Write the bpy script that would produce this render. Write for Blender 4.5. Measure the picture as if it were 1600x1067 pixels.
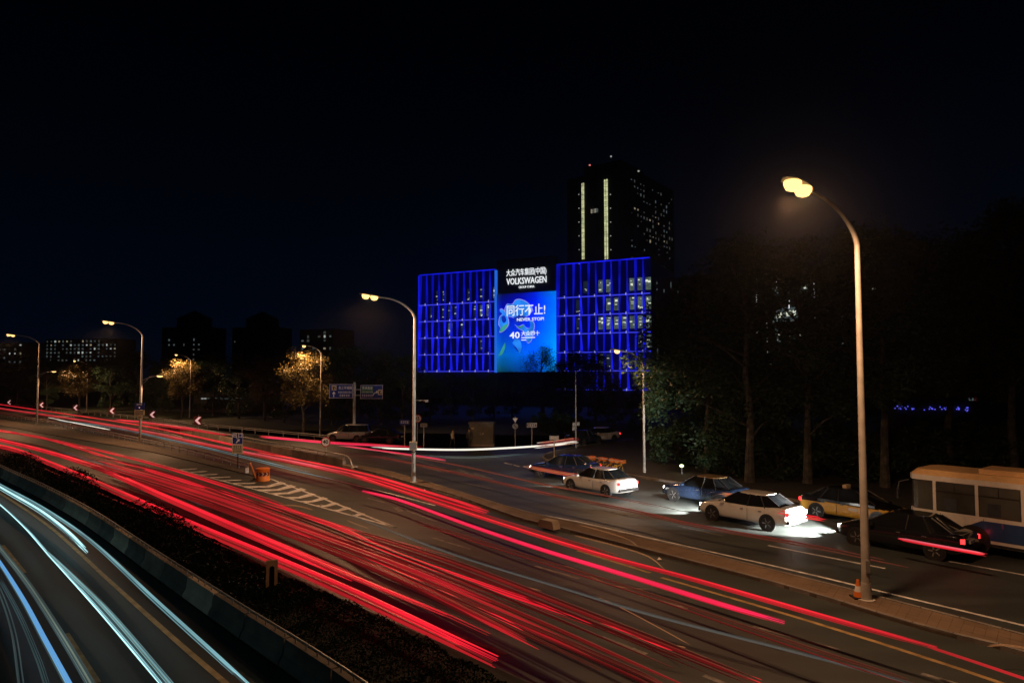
import bpy, math, random
from mathutils import Vector, Matrix
R = math.radians
rng = random.Random(7)
scene = bpy.context.scene
for o in list(bpy.data.objects): bpy.data.objects.remove(o)
col = scene.collection

# ------------------------------------------------------------------ camera
CAM_H, F, PITCH = 6.7, 1067.0, math.atan(54.5/1067.0)
cd = bpy.data.cameras.new('camera'); cam = bpy.data.objects.new('camera', cd); col.objects.link(cam)
cd.sensor_width = 36; cd.lens = 24.0; cd.clip_end = 6000; cd.clip_start = .1
cam.location = (0, 0, CAM_H); cam.rotation_euler = (R(90)+PITCH, 0, 0)
scene.camera = cam
# ------------------------------------------------------------------ night sky, moon, exposure
w = bpy.data.worlds.new('World'); scene.world = w; w.use_nodes = True
wn, wl = w.node_tree.nodes, w.node_tree.links
bg = wn['Background']
sky = wn.new('ShaderNodeTexSky'); sky.sky_type = 'NISHITA'; sky.sun_disc = False
sky.sun_elevation = R(-4.0); sky.sun_rotation = R(150); sky.altitude = 50; sky.air_density = 1.2; sky.dust_density = 1.5
bg.inputs['Strength'].default_value = 0.05
hsv = wn.new('ShaderNodeHueSaturation'); hsv.inputs['Saturation'].default_value = 1.1; hsv.inputs['Value'].default_value = 1.0
# night air: the twilight sky tinted navy, plus an even band of city glow that fades with height, the same all round
tint = wn.new('ShaderNodeMixRGB'); tint.blend_type = 'MULTIPLY'; tint.inputs[0].default_value = 1; tint.inputs[2].default_value = (.12, .35, 1.1, 1)
wtc = wn.new('ShaderNodeTexCoord'); wsep = wn.new('ShaderNodeSeparateXYZ'); wl.new(wtc.outputs['Generated'], wsep.inputs[0])
glow = wn.new('ShaderNodeValToRGB'); glow.color_ramp.interpolation = 'EASE'
glow.color_ramp.elements[0].position = .0; glow.color_ramp.elements[0].color = (.006, .034, .105, 1)
glow.color_ramp.elements[1].position = .48; glow.color_ramp.elements[1].color = (0, 0, .0015, 1)
wl.new(wsep.outputs['Z'], glow.inputs[0])
addc = wn.new('ShaderNodeMixRGB'); addc.blend_type = 'ADD'; addc.inputs[0].default_value = 1
wl.new(sky.outputs[0], hsv.inputs['Color']); wl.new(hsv.outputs[0], tint.inputs[1]); wl.new(tint.outputs[0], addc.inputs[1]); wl.new(glow.outputs[0], addc.inputs[2]); wl.new(addc.outputs[0], bg.inputs['Color'])
sl = bpy.data.lights.new('moon', 'SUN'); sl.energy = .004; sl.angle = R(.5); sl.color = (.7, .8, 1)
so = bpy.data.objects.new('moon', sl); col.objects.link(so); so.rotation_euler = (R(50), 0, R(150))
scene.view_settings.view_transform = 'Standard'; scene.view_settings.look = 'None'
scene.view_settings.exposure = 0; scene.view_settings.gamma = 1
scene.render.engine = 'CYCLES'
scene.cycles.use_denoising = True
scene.cycles.max_bounces = 4; scene.cycles.diffuse_bounces = 2; scene.cycles.glossy_bounces = 2
scene.cycles.transmission_bounces = 2; scene.cycles.sample_clamp_indirect = 2.0
SODIUM = (1.0, .52, .25)
HAZE = .00020

# ------------------------------------------------------------------ pixel -> place (photo pixels 1600x1067)
cp, sp = math.cos(PITCH), math.sin(PITCH)
def ray(x, y):
    u, v = (x-800)/F, (533.5-y)/F
    return Vector((u, cp - v*sp, sp + v*cp))
def P(x, y, z=0.0):
    d = ray(x, y); t = (z-CAM_H)/d.z
    return Vector((d.x*t, d.y*t, z))
def PD(x, y, dep):
    d = ray(x, y); t = dep/d.y
    return Vector((d.x*t, dep, CAM_H+d.z*t))
def pxline(pts, z=0.0): return [P(x, y, z) for x, y in pts]
def spline(pts, n):
    pts = [Vector(p) for p in pts]
    if len(pts) == 2: return [pts[0].lerp(pts[1], i/(n-1)) for i in range(n)]
    L = [0]
    for a, b in zip(pts, pts[1:]): L.append(L[-1]+(b-a).length)
    out = []
    ext = [pts[0]*2-pts[1]]+pts+[pts[-1]*2-pts[-2]]
    for i in range(n):
        s = L[-1]*i/(n-1); k = 0
        while k < len(pts)-2 and L[k+1] < s: k += 1
        t = (s-L[k])/max(1e-6, L[k+1]-L[k])
        p0, p1, p2, p3 = ext[k:k+4]
        l1 = max(1e-6, L[k+1]-L[k])
        m1 = (p2-p0)/max(1e-6, ((p1-p0).length+l1))*l1
        m2 = (p3-p1)/max(1e-6, ((p3-p2).length+l1))*l1
        t2, t3 = t*t, t*t*t
        out.append(p1*(2*t3-3*t2+1)+m1*(t3-2*t2+t)+p2*(-2*t3+3*t2)+m2*(t3-t2))
    return out
def length(pts): return sum((b-a).length for a, b in zip(pts, pts[1:]))

# ------------------------------------------------------------------ materials
def newmat(name):
    m = bpy.data.materials.new(name); m.use_nodes = True
    return m, m.node_tree.nodes, m.node_tree.links, m.node_tree.nodes['Principled BSDF']
def mat(name, c, rough=.6, metal=0, var=.25, scale=6, bump=0, bscale=None, spec=.5, coat=0):
    m, n, l, b = newmat(name)
    b.inputs['Roughness'].default_value = rough; b.inputs['Metallic'].default_value = metal
    b.inputs['Specular IOR Level'].default_value = spec; b.inputs['Coat Weight'].default_value = coat
    tc = n.new('ShaderNodeTexCoord'); nz = n.new('ShaderNodeTexNoise')
    nz.inputs['Scale'].default_value = scale; nz.inputs['Detail'].default_value = 6
    l.new(tc.outputs['Object'], nz.inputs['Vector'])
    rp = n.new('ShaderNodeValToRGB')
    rp.color_ramp.elements[0].position = .3; rp.color_ramp.elements[1].position = .72
    rp.color_ramp.elements[0].color = tuple(k*(1-var) for k in c)+(1,)
    rp.color_ramp.elements[1].color = tuple(min(1, k*(1+var)) for k in c)+(1,)
    l.new(nz.outputs['Fac'], rp.inputs['Fac']); l.new(rp.outputs[0], b.inputs['Base Color'])
    if bump:
        n2 = n.new('ShaderNodeTexNoise'); n2.inputs['Scale'].default_value = bscale or scale*8; n2.inputs['Detail'].default_value = 4
        l.new(tc.outputs['Object'], n2.inputs['Vector'])
        bp = n.new('ShaderNodeBump'); bp.inputs['Strength'].default_value = bump; bp.inputs['Distance'].default_value = .02
        l.new(n2.outputs['Fac'], bp.inputs['Height']); l.new(bp.outputs[0], b.inputs['Normal'])
    return m
def emis(name, c, s=1.0, sample=False, base=(.02, .02, .02), var=0, scale=3):
    m, n, l, b = newmat(name)
    b.inputs['Base Color'].default_value = base+(1,)
    b.inputs['Emission Color'].default_value = tuple(c)+(1,); b.inputs['Emission Strength'].default_value = s
    b.inputs['Roughness'].default_value = .5
    if var:
        tc = n.new('ShaderNodeTexCoord'); nz = n.new('ShaderNodeTexNoise'); nz.inputs['Scale'].default_value = scale
        mr = n.new('ShaderNodeMapRange'); mr.inputs[1].default_value = .3; mr.inputs[2].default_value = .7
        mr.inputs[3].default_value = s*(1-var); mr.inputs[4].default_value = s*(1+var)
        l.new(tc.outputs['Object'], nz.inputs['Vector']); l.new(nz.outputs['Fac'], mr.inputs[0]); l.new(mr.outputs[0], b.inputs['Emission Strength'])
    m.cycles.emission_sampling = 'AUTO' if sample else 'NONE'
    return m
def asphalt(name, c, patch=.35):
    m, n, l, b = newmat(name)
    tc = n.new('ShaderNodeTexCoord')
    def noise(s, det=5, stretch=None):
        z = n.new('ShaderNodeTexNoise'); z.inputs['Scale'].default_value = s; z.inputs['Detail'].default_value = det
        if stretch:
            mp = n.new('ShaderNodeMapping'); mp.inputs['Rotation'].default_value = (0, 0, stretch[0]); mp.inputs['Scale'].default_value = stretch[1]
            l.new(tc.outputs['Object'], mp.inputs[0]); l.new(mp.outputs[0], z.inputs['Vector'])
        else: l.new(tc.outputs['Object'], z.inputs['Vector'])
        return z
    a = noise(.35, 4, (R(-52), (.25, 2.2, 1))); g = noise(55, 3); big = noise(.12, 4)
    mx = n.new('ShaderNodeMath'); mx.operation = 'MULTIPLY_ADD'; mx.inputs[1].default_value = .55
    l.new(a.outputs['Fac'], mx.inputs[0])
    m2 = n.new('ShaderNodeMath'); m2.operation = 'MULTIPLY'; m2.inputs[1].default_value = .3; l.new(g.outputs['Fac'], m2.inputs[0])
    m3 = n.new('ShaderNodeMath'); m3.operation = 'MULTIPLY_ADD'; m3.inputs[1].default_value = .25
    l.new(big.outputs['Fac'], m3.inputs[0]); l.new(m2.outputs[0], m3.inputs[2]); l.new(m3.outputs[0], mx.inputs[2])
    rp = n.new('ShaderNodeValToRGB'); rp.color_ramp.elements[0].position = .38; rp.color_ramp.elements[1].position = .72
    rp.color_ramp.elements[0].color = tuple(k*(1-patch) for k in c)+(1,); rp.color_ramp.elements[1].color = tuple(k*(1+patch) for k in c)+(1,)
    l.new(mx.outputs[0], rp.inputs[0]); l.new(rp.outputs[0], b.inputs['Base Color'])
    b.inputs['Roughness'].default_value = .55; b.inputs['Specular IOR Level'].default_value = .35
    bp = n.new('ShaderNodeBump'); bp.inputs['Strength'].default_value = .35; bp.inputs['Distance'].default_value = .01
    l.new(g.outputs['Fac'], bp.inputs['Height']); l.new(bp.outputs[0], b.inputs['Normal'])
    return m
M = {}
M['asphalt'] = asphalt('asphalt', (.044, .053, .052), .5)
M['asphalt_dark'] = asphalt('asphalt_dark', (.009, .021, .027))
M['soil'] = mat('soil', (.006, .011, .009), .9, var=.5, scale=.5, bump=.5, bscale=4)
M['grass'] = mat('grass_ground', (.030, .042, .018), .9, var=.5, scale=.8, bump=.6, bscale=9)
M['paving'] = mat('paving', (.12, .095, .075), .8, var=.35, scale=3, bump=.3)
M['flag'] = mat('paving_flag', (.034, .034, .032), .85, var=.3, scale=.8, bump=.3)
M['brick'] = mat('brick_paver', (.17, .118, .080), .9, var=.25, scale=.9, bump=.4, bscale=40)
M['kerb'] = mat('kerb_stone', (.22, .20, .18), .8, var=.3, scale=1.3, bump=.3, bscale=30)
M['paint'] = mat('road_paint', (.74, .73, .70), .65, var=.45, scale=2.5, bump=.1)
M['paint_worn'] = mat('road_paint_worn', (.17, .165, .155), .7, var=.6, scale=4, bump=.1)
M['paint_yellow'] = mat('road_paint_yellow', (.36, .24, .10), .65, var=.4, scale=2.5)
M['concrete'] = mat('concrete', (.235, .195, .155), .85, var=.35, scale=1.1, bump=.3, bscale=20)
M['concrete_pale'] = mat('concrete_pale', (.44, .365, .28), .85, var=.25, scale=1.4, bump=.3, bscale=20)
M['concrete_dark'] = mat('concrete_dark', (.125, .112, .095), .85, var=.4, scale=1.4, bump=.3, bscale=20)
M['steel'] = mat('galvanised_steel', (.42, .42, .40), .45, .3, var=.2, scale=5)
M['pole'] = mat('pole_paint', (.46, .44, .40), .5, 0, var=.25, scale=2.2, bump=.1, bscale=12)
M['darksteel'] = mat('dark_steel', (.08, .085, .09), .5, .4)
M['black'] = mat('black_rubber', (.012, .012, .012), .8)
M['plastic'] = mat('black_plastic', (.02, .02, .022), .4)
M['chrome'] = mat('alloy', (.55, .55, .56), .25, .9, var=.1)
M['orange'] = mat('orange_plastic', (.80, .20, .025), .5, var=.2, scale=3, bump=.1)
M['orange_dull'] = mat('orange_faded', (.55, .20, .07), .6, var=.3)
M['white'] = mat('white_paint', (.75, .74, .72), .5, var=.08)
M['sheet_white'] = mat('reflective_white', (.80, .79, .76), .4, var=.05)
M['pinkwhite'] = emis('chevron_glow', (1, .50, .50), .62, base=(.8, .7, .7))   # emission added to make the sign arrows shine
M['red'] = mat('red_paint', (.50, .025, .02), .45, var=.12)
M['darkred'] = mat('dark_red_sheet', (.16, .012, .015), .5, var=.2)
M['blue'] = mat('sign_blue', (.012, .035, .22), .45, var=.1)
M['green'] = mat('sign_green', (.01, .14, .06), .45, var=.1)
M['yellow'] = mat('yellow_paint', (.55, .30, .04), .4, var=.12)
M['cream'] = mat('sign_cream', (.62, .50, .30), .5, var=.12)
M['grey'] = mat('grey_metal', (.24, .24, .23), .5, var=.15)
M['box'] = mat('cabinet_paint', (.13, .115, .085), .6, var=.2, scale=1.2)
M['glass'] = mat('dark_glass', (.012, .015, .018), .06, 0, var=.1, spec=.8)
M['tower'] = mat('tower_wall', (.02, .022, .026), .5, var=.3, scale=.2)
M['wall_dark'] = mat('wall_dark', (.045, .045, .05), .7, var=.25, scale=.15)
M['roofmat'] = mat('roof_dark', (.03, .03, .032), .8, var=.2)
M['bark'] = mat('bark', (.085, .082, .072), .9, var=.75, scale=3.2, bump=1.0, bscale=14)
def leafmat(name, a, b_, spec=.3):
    m, n, l, b = newmat(name)
    tc = n.new('ShaderNodeTexCoord'); nz = n.new('ShaderNodeTexNoise'); nz.inputs['Scale'].default_value = 1.6; nz.inputs['Detail'].default_value = 8
    l.new(tc.outputs['Object'], nz.inputs['Vector'])
    rp = n.new('ShaderNodeValToRGB'); rp.color_ramp.elements[0].position = .35; rp.color_ramp.elements[1].position = .65
    rp.color_ramp.elements[0].color = a+(1,); rp.color_ramp.elements[1].color = b_+(1,)
    l.new(nz.outputs['Fac'], rp.inputs[0]); l.new(rp.outputs[0], b.inputs['Base Color']); b.inputs['Roughness'].default_value = .5
    b.inputs['Specular IOR Level'].default_value = spec
    tr = n.new('ShaderNodeBsdfTranslucent'); l.new(rp.outputs[0], tr.inputs['Color'])
    mx = n.new('ShaderNodeMixShader'); mx.inputs[0].default_value = .25
    l.new(b.outputs[0], mx.inputs[1]); l.new(tr.outputs[0], mx.inputs[2]); l.new(mx.outputs[0], n['Material Output'].inputs['Surface'])
    return m
M['leaf'] = leafmat('leaf_green', (.022, .052, .024), (.045, .088, .044))
M['leaf_dry'] = leafmat('leaf_autumn', (.10, .085, .025), (.17, .13, .045))
M['leaf_hedge'] = leafmat('leaf_hedge', (.001, .008, .006), (.002, .016, .011), .05)
# light
M['lamp'] = emis('lamp_lens', (1, .55, .17), 2.6, False)
M['lamp_small'] = emis('lamp_lens_small', (1, .56, .19), 2.6, False)
M['tail'] = emis('tail_lamp', (1, .03, .03), 3.0)
M['head'] = emis('head_lamp', (1, .95, .85), 14)
M['rear_white'] = emis('rear_glare_glow', (1, .97, .9), 14)
M['trail_red'] = emis('trail_red', (1, .016, .035), .86, True, var=.3, scale=.16)
M['trail_red2'] = emis('trail_red_soft', (1, .03, .04), .38, var=.35, scale=.16)
M['trail_red3'] = emis('trail_red_dim', (1, .045, .045), .14, var=.4, scale=.16, base=(.08, .06, .06))
M['trail_red4'] = emis('trail_red_faint', (1, .08, .07), .05, var=.4, scale=.16, base=(.12, .10, .09))
M['trail_pink'] = emis('trail_pink', (1, .022, .10), .92, True, var=.25, scale=.2)
M['trail_pink2'] = emis('trail_pink_pale', (1, .13, .18), .7, var=.3, scale=.2)
M['trail_orange'] = emis('trail_orange', (1, .36, .12), .34)
M['trail_orange2'] = emis('trail_orange_dim', (1, .42, .16), .12)
M['trail_white'] = emis('trail_white', (1, .93, .78), 1.1, True)
M['trail_white2'] = emis('trail_white_dim', (.75, .80, .74), .085, base=(.10, .10, .09))
M['trail_ice'] = emis('trail_ice', (.52, .94, 1.0), 1.35, True, var=.2, scale=.2)
M['trail_ice2'] = emis('trail_ice_soft', (.36, .76, .84), .46, var=.35, scale=.2)
M['trail_ice3'] = emis('trail_ice_dim', (.34, .60, .64), .07, var=.4, scale=.2, base=(.08, .09, .09))
M['trail_blue'] = emis('trail_blue', (.15, .46, .92), .72, True)
M['trail_moss'] = emis('trail_moss', (.34, .46, .38), .36, var=.3, scale=.2)
M['facade_glass'] = mat('facade_glass', (.025, .035, .13), .25, 0, var=.35, scale=.12)
M['fin'] = emis('fin_glow_blue', (.010, .014, 1), .68, False, var=.45, scale=.35)  # fins emit the blue that the LED strips cast on them
M['fin2'] = emis('fin_glow_deep', (.006, .010, 1), .34, False, var=.5, scale=.3)
M['led'] = emis('led_violet', (.05, .06, 1), .80)
M['led_white'] = emis('led_node', (.45, .45, 1), .62)
M['led_blue'] = emis('led_sky', (.02, .16, .85), .8)
M['sign_white'] = emis('sign_letters', (.92, .96, 1), .95)
M['office'] = emis('office_light', (.85, .92, .72), .85)
M['office2'] = emis('office_light_soft', (.36, .50, .42), .17, var=.5, scale=1.2)
M['office3'] = emis('office_light_dim', (.22, .38, .40), .035, var=.5, scale=1.2)
M['tower_led'] = emis('tower_led', (.85, .88, .46), .62, var=.4, scale=.6)
M['tower_dot'] = emis('tower_dot', (.9, .9, .8), .35)
M['beacon'] = emis('beacon_red', (1, .25, .2), .8)
M['home'] = emis('home_light', (.85, .95, .90), .40)
M['home2'] = emis('home_light_soft', (.55, .75, .78), .09)
M['pane_dim'] = emis('pane_dim', (.75, .85, .78), .045)
M['home3'] = emis('home_light_warm', (.9, .75, .5), .25)
M['ledstring'] = emis('blue_bulb', (.12, .12, 1), 1.0)
M['green_lamp'] = emis('green_lamp', (.8, 1, .45), 3)
M['shop'] = emis('shop_light', (.9, .95, 1), 1.0)

# ------------------------------------------------------------------ mesh builder
class MB:
    def __init__(s): s.v, s.f = [], []
    def add(s, vs, fs):
        b = len(s.v); s.v += [tuple(p) for p in vs]; s.f += [tuple(i+b for i in f) for f in fs]; return s
    def box(s, c, d, rot=None):
        x, y, z = d[0]/2, d[1]/2, d[2]/2
        vs = [Vector((a*x, b*y, e*z)) for a in (-1, 1) for b in (-1, 1) for e in (-1, 1)]
        if rot is not None: vs = [rot @ v for v in vs]
        return s.add([v+Vector(c) for v in vs], [(0,1,3,2),(4,6,7,5),(0,4,5,1),(2,3,7,6),(0,2,6,4),(1,5,7,3)])
    def prism(s, poly, z0, z1, M4=None):
        n = len(poly); vs = [Vector((x, y, z0)) for x, y in poly]+[Vector((x, y, z1)) for x, y in poly]
        if M4 is not None: vs = [M4 @ v for v in vs]
        return s.add(vs, [tuple(range(n-1, -1, -1)), tuple(range(n, 2*n))]+[(i, (i+1) % n, (i+1) % n+n, i+n) for i in range(n)])
    def tube(s, pts, rad, n=8, caps=True):
        pts = [Vector(p) for p in pts]
        if not hasattr(rad, '__len__'): rad = [rad]*len(pts)
        vs, fs = [], []
        whole = pts[-1]-pts[0]
        up = Vector((0, 1, 0)) if abs(whole.z) > .7*max(whole.length, 1e-6) else Vector((0, 0, 1))
        for i, p in enumerate(pts):
            t = (pts[min(i+1, len(pts)-1)]-pts[max(i-1, 0)]).normalized()
            a = t.cross(up)
            if a.length < .05: a = t.cross(Vector((.3, 1, .2)))
            a.normalize(); b = a.cross(t)
            for k in range(n):
                q = 2*math.pi*k/n; vs.append(p+(a*math.cos(q)+b*math.sin(q))*rad[i])
        for i in range(len(pts)-1):
            for k in range(n): fs.append((i*n+k, i*n+(k+1) % n, (i+1)*n+(k+1) % n, (i+1)*n+k))
        if caps: fs += [tuple(range(n-1, -1, -1)), tuple((len(pts)-1)*n+k for k in range(n))]
        return s.add(vs, fs)
    def lathe(s, prof, n=16, M4=None):
        vs, fs = [], []
        for r, z in prof:
            for k in range(n):
                q = 2*math.pi*k/n; vs.append(Vector((r*math.cos(q), r*math.sin(q), z)))
        if M4 is not None: vs = [M4 @ v for v in vs]
        for i in range(len(prof)-1):
            for k in range(n): fs.append((i*n+k, i*n+(k+1) % n, (i+1)*n+(k+1) % n, (i+1)*n+k))
        fs += [tuple(range(n-1, -1, -1)), tuple((len(prof)-1)*n+k for k in range(n))]
        return s.add(vs, fs)
    def ribbon(s, left, right, z=None):
        n = len(left); vs = list(left)+list(right)
        if z is not None: vs = [Vector((p[0], p[1], z)) for p in vs]
        return s.add(vs, [(i, i+1, n+i+1, n+i) for i in range(n-1)])
    def mesh(s, name, m, smooth=False):
        me = bpy.data.meshes.new(name); me.from_pydata(s.v, [], s.f); me.update()
        for q in (m if isinstance(m, (list, tuple)) else [m]): me.materials.append(q)
        if smooth:
            me.polygons.foreach_set('use_smooth', [True]*len(me.polygons))
            me.set_sharp_from_angle(angle=R(38))
        return me
    def build(s, name, m, parent=None, loc=None, smooth=False):
        o = bpy.data.objects.new(name, s.mesh(name, m, smooth)); col.objects.link(o)
        if parent: o.parent = parent
        if loc is not None: o.location = loc
        return o
def obj(name, me, parent=None, loc=(0, 0, 0), rz=0):
    o = bpy.data.objects.new(name, me); col.objects.link(o); o.location = loc; o.rotation_euler = (0, 0, rz)
    if parent: o.parent = parent
    return o
def tag(o, label=None, cat=None, group=None, kind=None):
    if label: o['label'] = label
    if cat: o['category'] = cat
    if group: o['group'] = group
    if kind: o['kind'] = kind
    return o
def thing(name, label, cat, loc=(0, 0, 0), rz=0, group=None):
    o = bpy.data.objects.new(name, None); col.objects.link(o); o.location = loc; o.rotation_euler = (0, 0, rz)
    return tag(o, label, cat, group)
def copy_tree(o, parent=None):
    c = o.copy(); col.objects.link(c)
    if parent: c.parent = parent
    for ch in list(o.children): copy_tree(ch, c)
    return c
def text(name, body, size, m, parent=None, loc=(0, 0, 0), rot=(R(90), 0, 0), ext=.005, off=0.0, width=None, align='CENTER'):
    cu = bpy.data.curves.new(name, 'FONT'); cu.body = body; cu.size = size; cu.align_x = align; cu.align_y = 'CENTER'
    cu.extrude = ext; cu.offset = off; cu.resolution_u = 2
    t = bpy.data.objects.new(name, cu); col.objects.link(t)
    dg = bpy.context.evaluated_depsgraph_get(); dg.update()
    me = bpy.data.meshes.new_from_object(t.evaluated_get(dg)); bpy.data.objects.remove(t)
    me.materials.clear(); me.materials.append(m)
    o = bpy.data.objects.new(name, me); col.objects.link(o); o.location = loc; o.rotation_euler = rot
    if parent: o.parent = parent
    if width and len(me.vertices):
        xs = [v.co.x for v in me.vertices]; o.scale.x = width/max(1e-3, max(xs)-min(xs))
    return o
def lamp(name, kind, energy, color, parent, loc, radius=.15, spot=None, rot=None, blend=.5):
    ld = bpy.data.lights.new(name, kind); ld.energy = energy; ld.color = color
    ld.shadow_soft_size = radius
    if spot: ld.spot_size = spot; ld.spot_blend = blend
    o = bpy.data.objects.new(name, ld); col.objects.link(o); o.parent = parent; o.location = loc
    if rot: o.rotation_euler = rot
    return o
def arc_rings(pts, off):
    out = []
    for i, p in enumerate(pts):
        t = pts[min(i+1, len(pts)-1)]-pts[max(i-1, 0)]; t.z = 0; t.normalize()
        out.append(p+Vector((-t.y, t.x, 0))*off)
    return out

# ================================================================== GROUND AND ROADS
g = MB(); S = 2500
g.add([(-S, -60, -.06), (S, -60, -.06), (S, S, -.06), (-S, S, -.06)], [(0, 1, 2, 3)])
tag(g.build('ground', M['grass']), kind='structure')

hedge_edge = [(-260, 650), (-120, 672), (0, 703), (58, 721), (140, 748), (367, 858), (520, 930), (780, 1047), (1000, 1150), (1300, 1320)]
far_edge = [(-260, 616), (0, 635), (217, 657), (310, 669), (517, 691), (580, 699), (650, 702.5), (725, 701), (800, 697), (885, 692), (990, 684)]
kerb_px = [(990, 689), (920, 697), (880, 704), (856, 711), (850, 716), (862, 722), (920, 733), (1023, 750), (1254, 785), (1600, 838), (2000, 905)]
def poly_sheet(name, outline, z, m, kind='structure'):
    import bmesh
    bm = bmesh.new()
    vs = [bm.verts.new((p.x, p.y, z)) for p in outline]
    f = bm.faces.new(vs); bmesh.ops.triangulate(bm, faces=[f])
    bmesh.ops.recalc_face_normals(bm, faces=bm.faces)
    if sum(f.normal.z for f in bm.faces) < 0: bmesh.ops.reverse_faces(bm, faces=bm.faces)
    me = bpy.data.meshes.new(name); bm.to_mesh(me); bm.free(); me.materials.append(m)
    o = bpy.data.objects.new(name, me); col.objects.link(o); return tag(o, kind=kind)
H3 = spline(pxline(hedge_edge), 50); F3 = pxline(far_edge); K3 = spline(pxline(kerb_px), 40)
road_out = H3 + [Vector((34, 5, 0)), Vector((52, 14, 0))] + list(reversed(K3)) + list(reversed(F3))
poly_sheet('road', road_out, 0.0, M['asphalt'])
# lower left carriageway
bar_px = [(-60, 716), (0, 748), (60, 779), (130, 821), (234, 899), (357, 990), (465, 1067), (560, 1140), (700, 1260)]
B3 = spline(pxline(bar_px), 60)
D_out = arc_rings(B3, 0.0)+[Vector((-3, 5, 0)), Vector((-40, 5, 0)), Vector((-70, 40, 0))]
poly_sheet('carriageway', D_out, -.004, M['asphalt_dark'])
# planted bed between barrier and road
bed = MB(); bed.ribbon(spline(B3, 60), spline(H3[3:], 60), None)
bed.v = [(x, y, .02) for x, y, z in bed.v]
tag(bed.build('planting_bed', M['soil']), kind='structure')
# pavement beyond the service road, a raised slab
pv = K3+[Vector((90, 20, 0)), Vector((90, 90, 0)), Vector((22, 100, 0))]
import bmesh
def slab(name, outline, z, m):
    o = poly_sheet(name, outline, z, m)
    sk = MB(); n = len(outline)
    sk.add([(p.x, p.y, z) for p in outline]+[(p.x, p.y, -.05) for p in outline], [(i, (i+1) % n, (i+1) % n+n, i+n) for i in range(n)])
    sk.build('kerb_face', M['kerb'], o); return o
pave = slab('pavement', pv, .13, M['flag'])
ks = MB(); kk = spline(K3, 90); out = arc_rings(kk, -.14)
sides = arc_rings(kk, .004)
for i in range(8, 78):
    a, b, c, d = sides[i], sides[i+1], out[i+1], out[i]
    q = MB(); e = .02
    pts = [a.lerp(b, e), a.lerp(b, 1-e), d.lerp(c, 1-e), d.lerp(c, e)]
    q.add([(p.x, p.y, -.02) for p in pts]+[(p.x, p.y, .145) for p in pts], [(4, 5, 6, 7), (0, 1, 5, 4), (1, 2, 6, 5), (2, 3, 7, 6), (3, 0, 4, 7)])
    q.build('kerb_stone', M['kerb'], pave)

# ------------------------------------------------------------------ median island
up_px = [(548, 727), (600, 736), (647, 749), (685, 760), (720, 771), (812, 799), (880, 815), (1000, 842), (1200, 892), (1280, 912), (1380, 938), (1600, 996), (1900, 1080)]
lo_px = [(548, 731), (600, 744), (647, 758), (685, 768), (720, 779), (812, 812), (880, 829), (1000, 860), (1200, 912), (1280, 935), (1445, 985), (1600, 1025), (1900, 1125)]
U3, L3 = spline(pxline(up_px), 120), spline(pxline(lo_px), 120)
isl = MB(); n = 120
isl.add([(p.x, p.y, .09) for p in U3]+[(p.x, p.y, .09) for p in L3]+[(p.x, p.y, -.03) for p in U3]+[(p.x, p.y, -.03) for p in L3],
        [(i, i+1, n+i+1, n+i) for i in range(n-1)]+[(i, 2*n+i, 2*n+i+1, i+1) for i in range(n-1)]+[(n+i, n+i+1, 3*n+i+1, 3*n+i) for i in range(n-1)])
island = tag(isl.build('median_island', M['paving']), kind='structure')
Lm = length(U3); nk = int(Lm/1.0); ku, kl = spline(U3, nk+1), spline(L3, nk+1)
def cell(a, b, c, d, z0, z1, gap, jig=0):
    cx = (a+b+c+d)/4; q = MB()
    pts = [p+(cx-p)*gap for p in (a, b, c, d)]
    z1 += rng.uniform(-jig, jig)
    q.add([(p.x, p.y, z0) for p in pts]+[(p.x, p.y, z1) for p in pts], [(4, 5, 6, 7), (0, 1, 5, 4), (1, 2, 6, 5), (2, 3, 7, 6), (3, 0, 4, 7)])
    return q
def ratio_w(i, n_, A, B, wd):  # point wd metres in from A towards B
    v = B-A; return A+v.normalized()*min(wd, v.length*.3)
for A3, B3_ in ((ku, kl), (kl, ku)):
    for i in range(nk):
        a, b = A3[i], A3[i+1]; c, d = ratio_w(i, nk, A3[i+1], B3_[i+1], .14), ratio_w(i, nk, A3[i], B3_[i], .14)
        cell(a, b, c, d, -.03, .118, .02).build('kerb_stone', M['kerb'], island)
step = .27; npv = int(Lm/step); pu, pl = spline(U3, npv+1), spline(L3, npv+1)
rest = MB(); cnt = 0
for i in range(npv-1, -1, -1):
    a0, b0 = ratio_w(0, 0, pu[i], pl[i], .15), ratio_w(0, 0, pu[i+1], pl[i+1], .15)
    a1, b1 = ratio_w(0, 0, pl[i], pu[i], .15), ratio_w(0, 0, pl[i+1], pu[i+1], .15)
    rows = max(1, int((a1-a0).length/.26)); seen = ray and (pu[i].y > 14.3)
    for r_ in range(rows):
        q = cell(a0.lerp(a1, r_/rows), b0.lerp(b1, r_/rows), b0.lerp(b1, (r_+1)/rows), a0.lerp(a1, (r_+1)/rows), .08, .104, .018, .002)
        if seen and cnt < 298: q.build('paver', M['brick'], island); cnt += 1
        else: rest.add(q.v, q.f)
tag(rest.build('paver_field', M['brick'], island), kind='stuff')
# paved verge along the ramp railing
vu = spline(pxline([(-120, 640), (0, 656), (57, 665), (218, 693), (300, 713), (405, 739)]), 60)
vl = spline(pxline([(-120, 648), (0, 665), (57, 676), (218, 703), (300, 721), (405, 746)]), 60)
q = MB(); n = 60
q.add([(p.x, p.y, .06) for p in vu]+[(p.x, p.y, .06) for p in vl]+[(p.x, p.y, -.02) for p in vu]+[(p.x, p.y, -.02) for p in vl],
      [(i, i+1, n+i+1, n+i) for i in range(n-1)]+[(n+i, n+i+1, 3*n+i+1, 3*n+i) for i in range(n-1)])
tag(q.build('verge', M['paving']), kind='structure')

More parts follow.
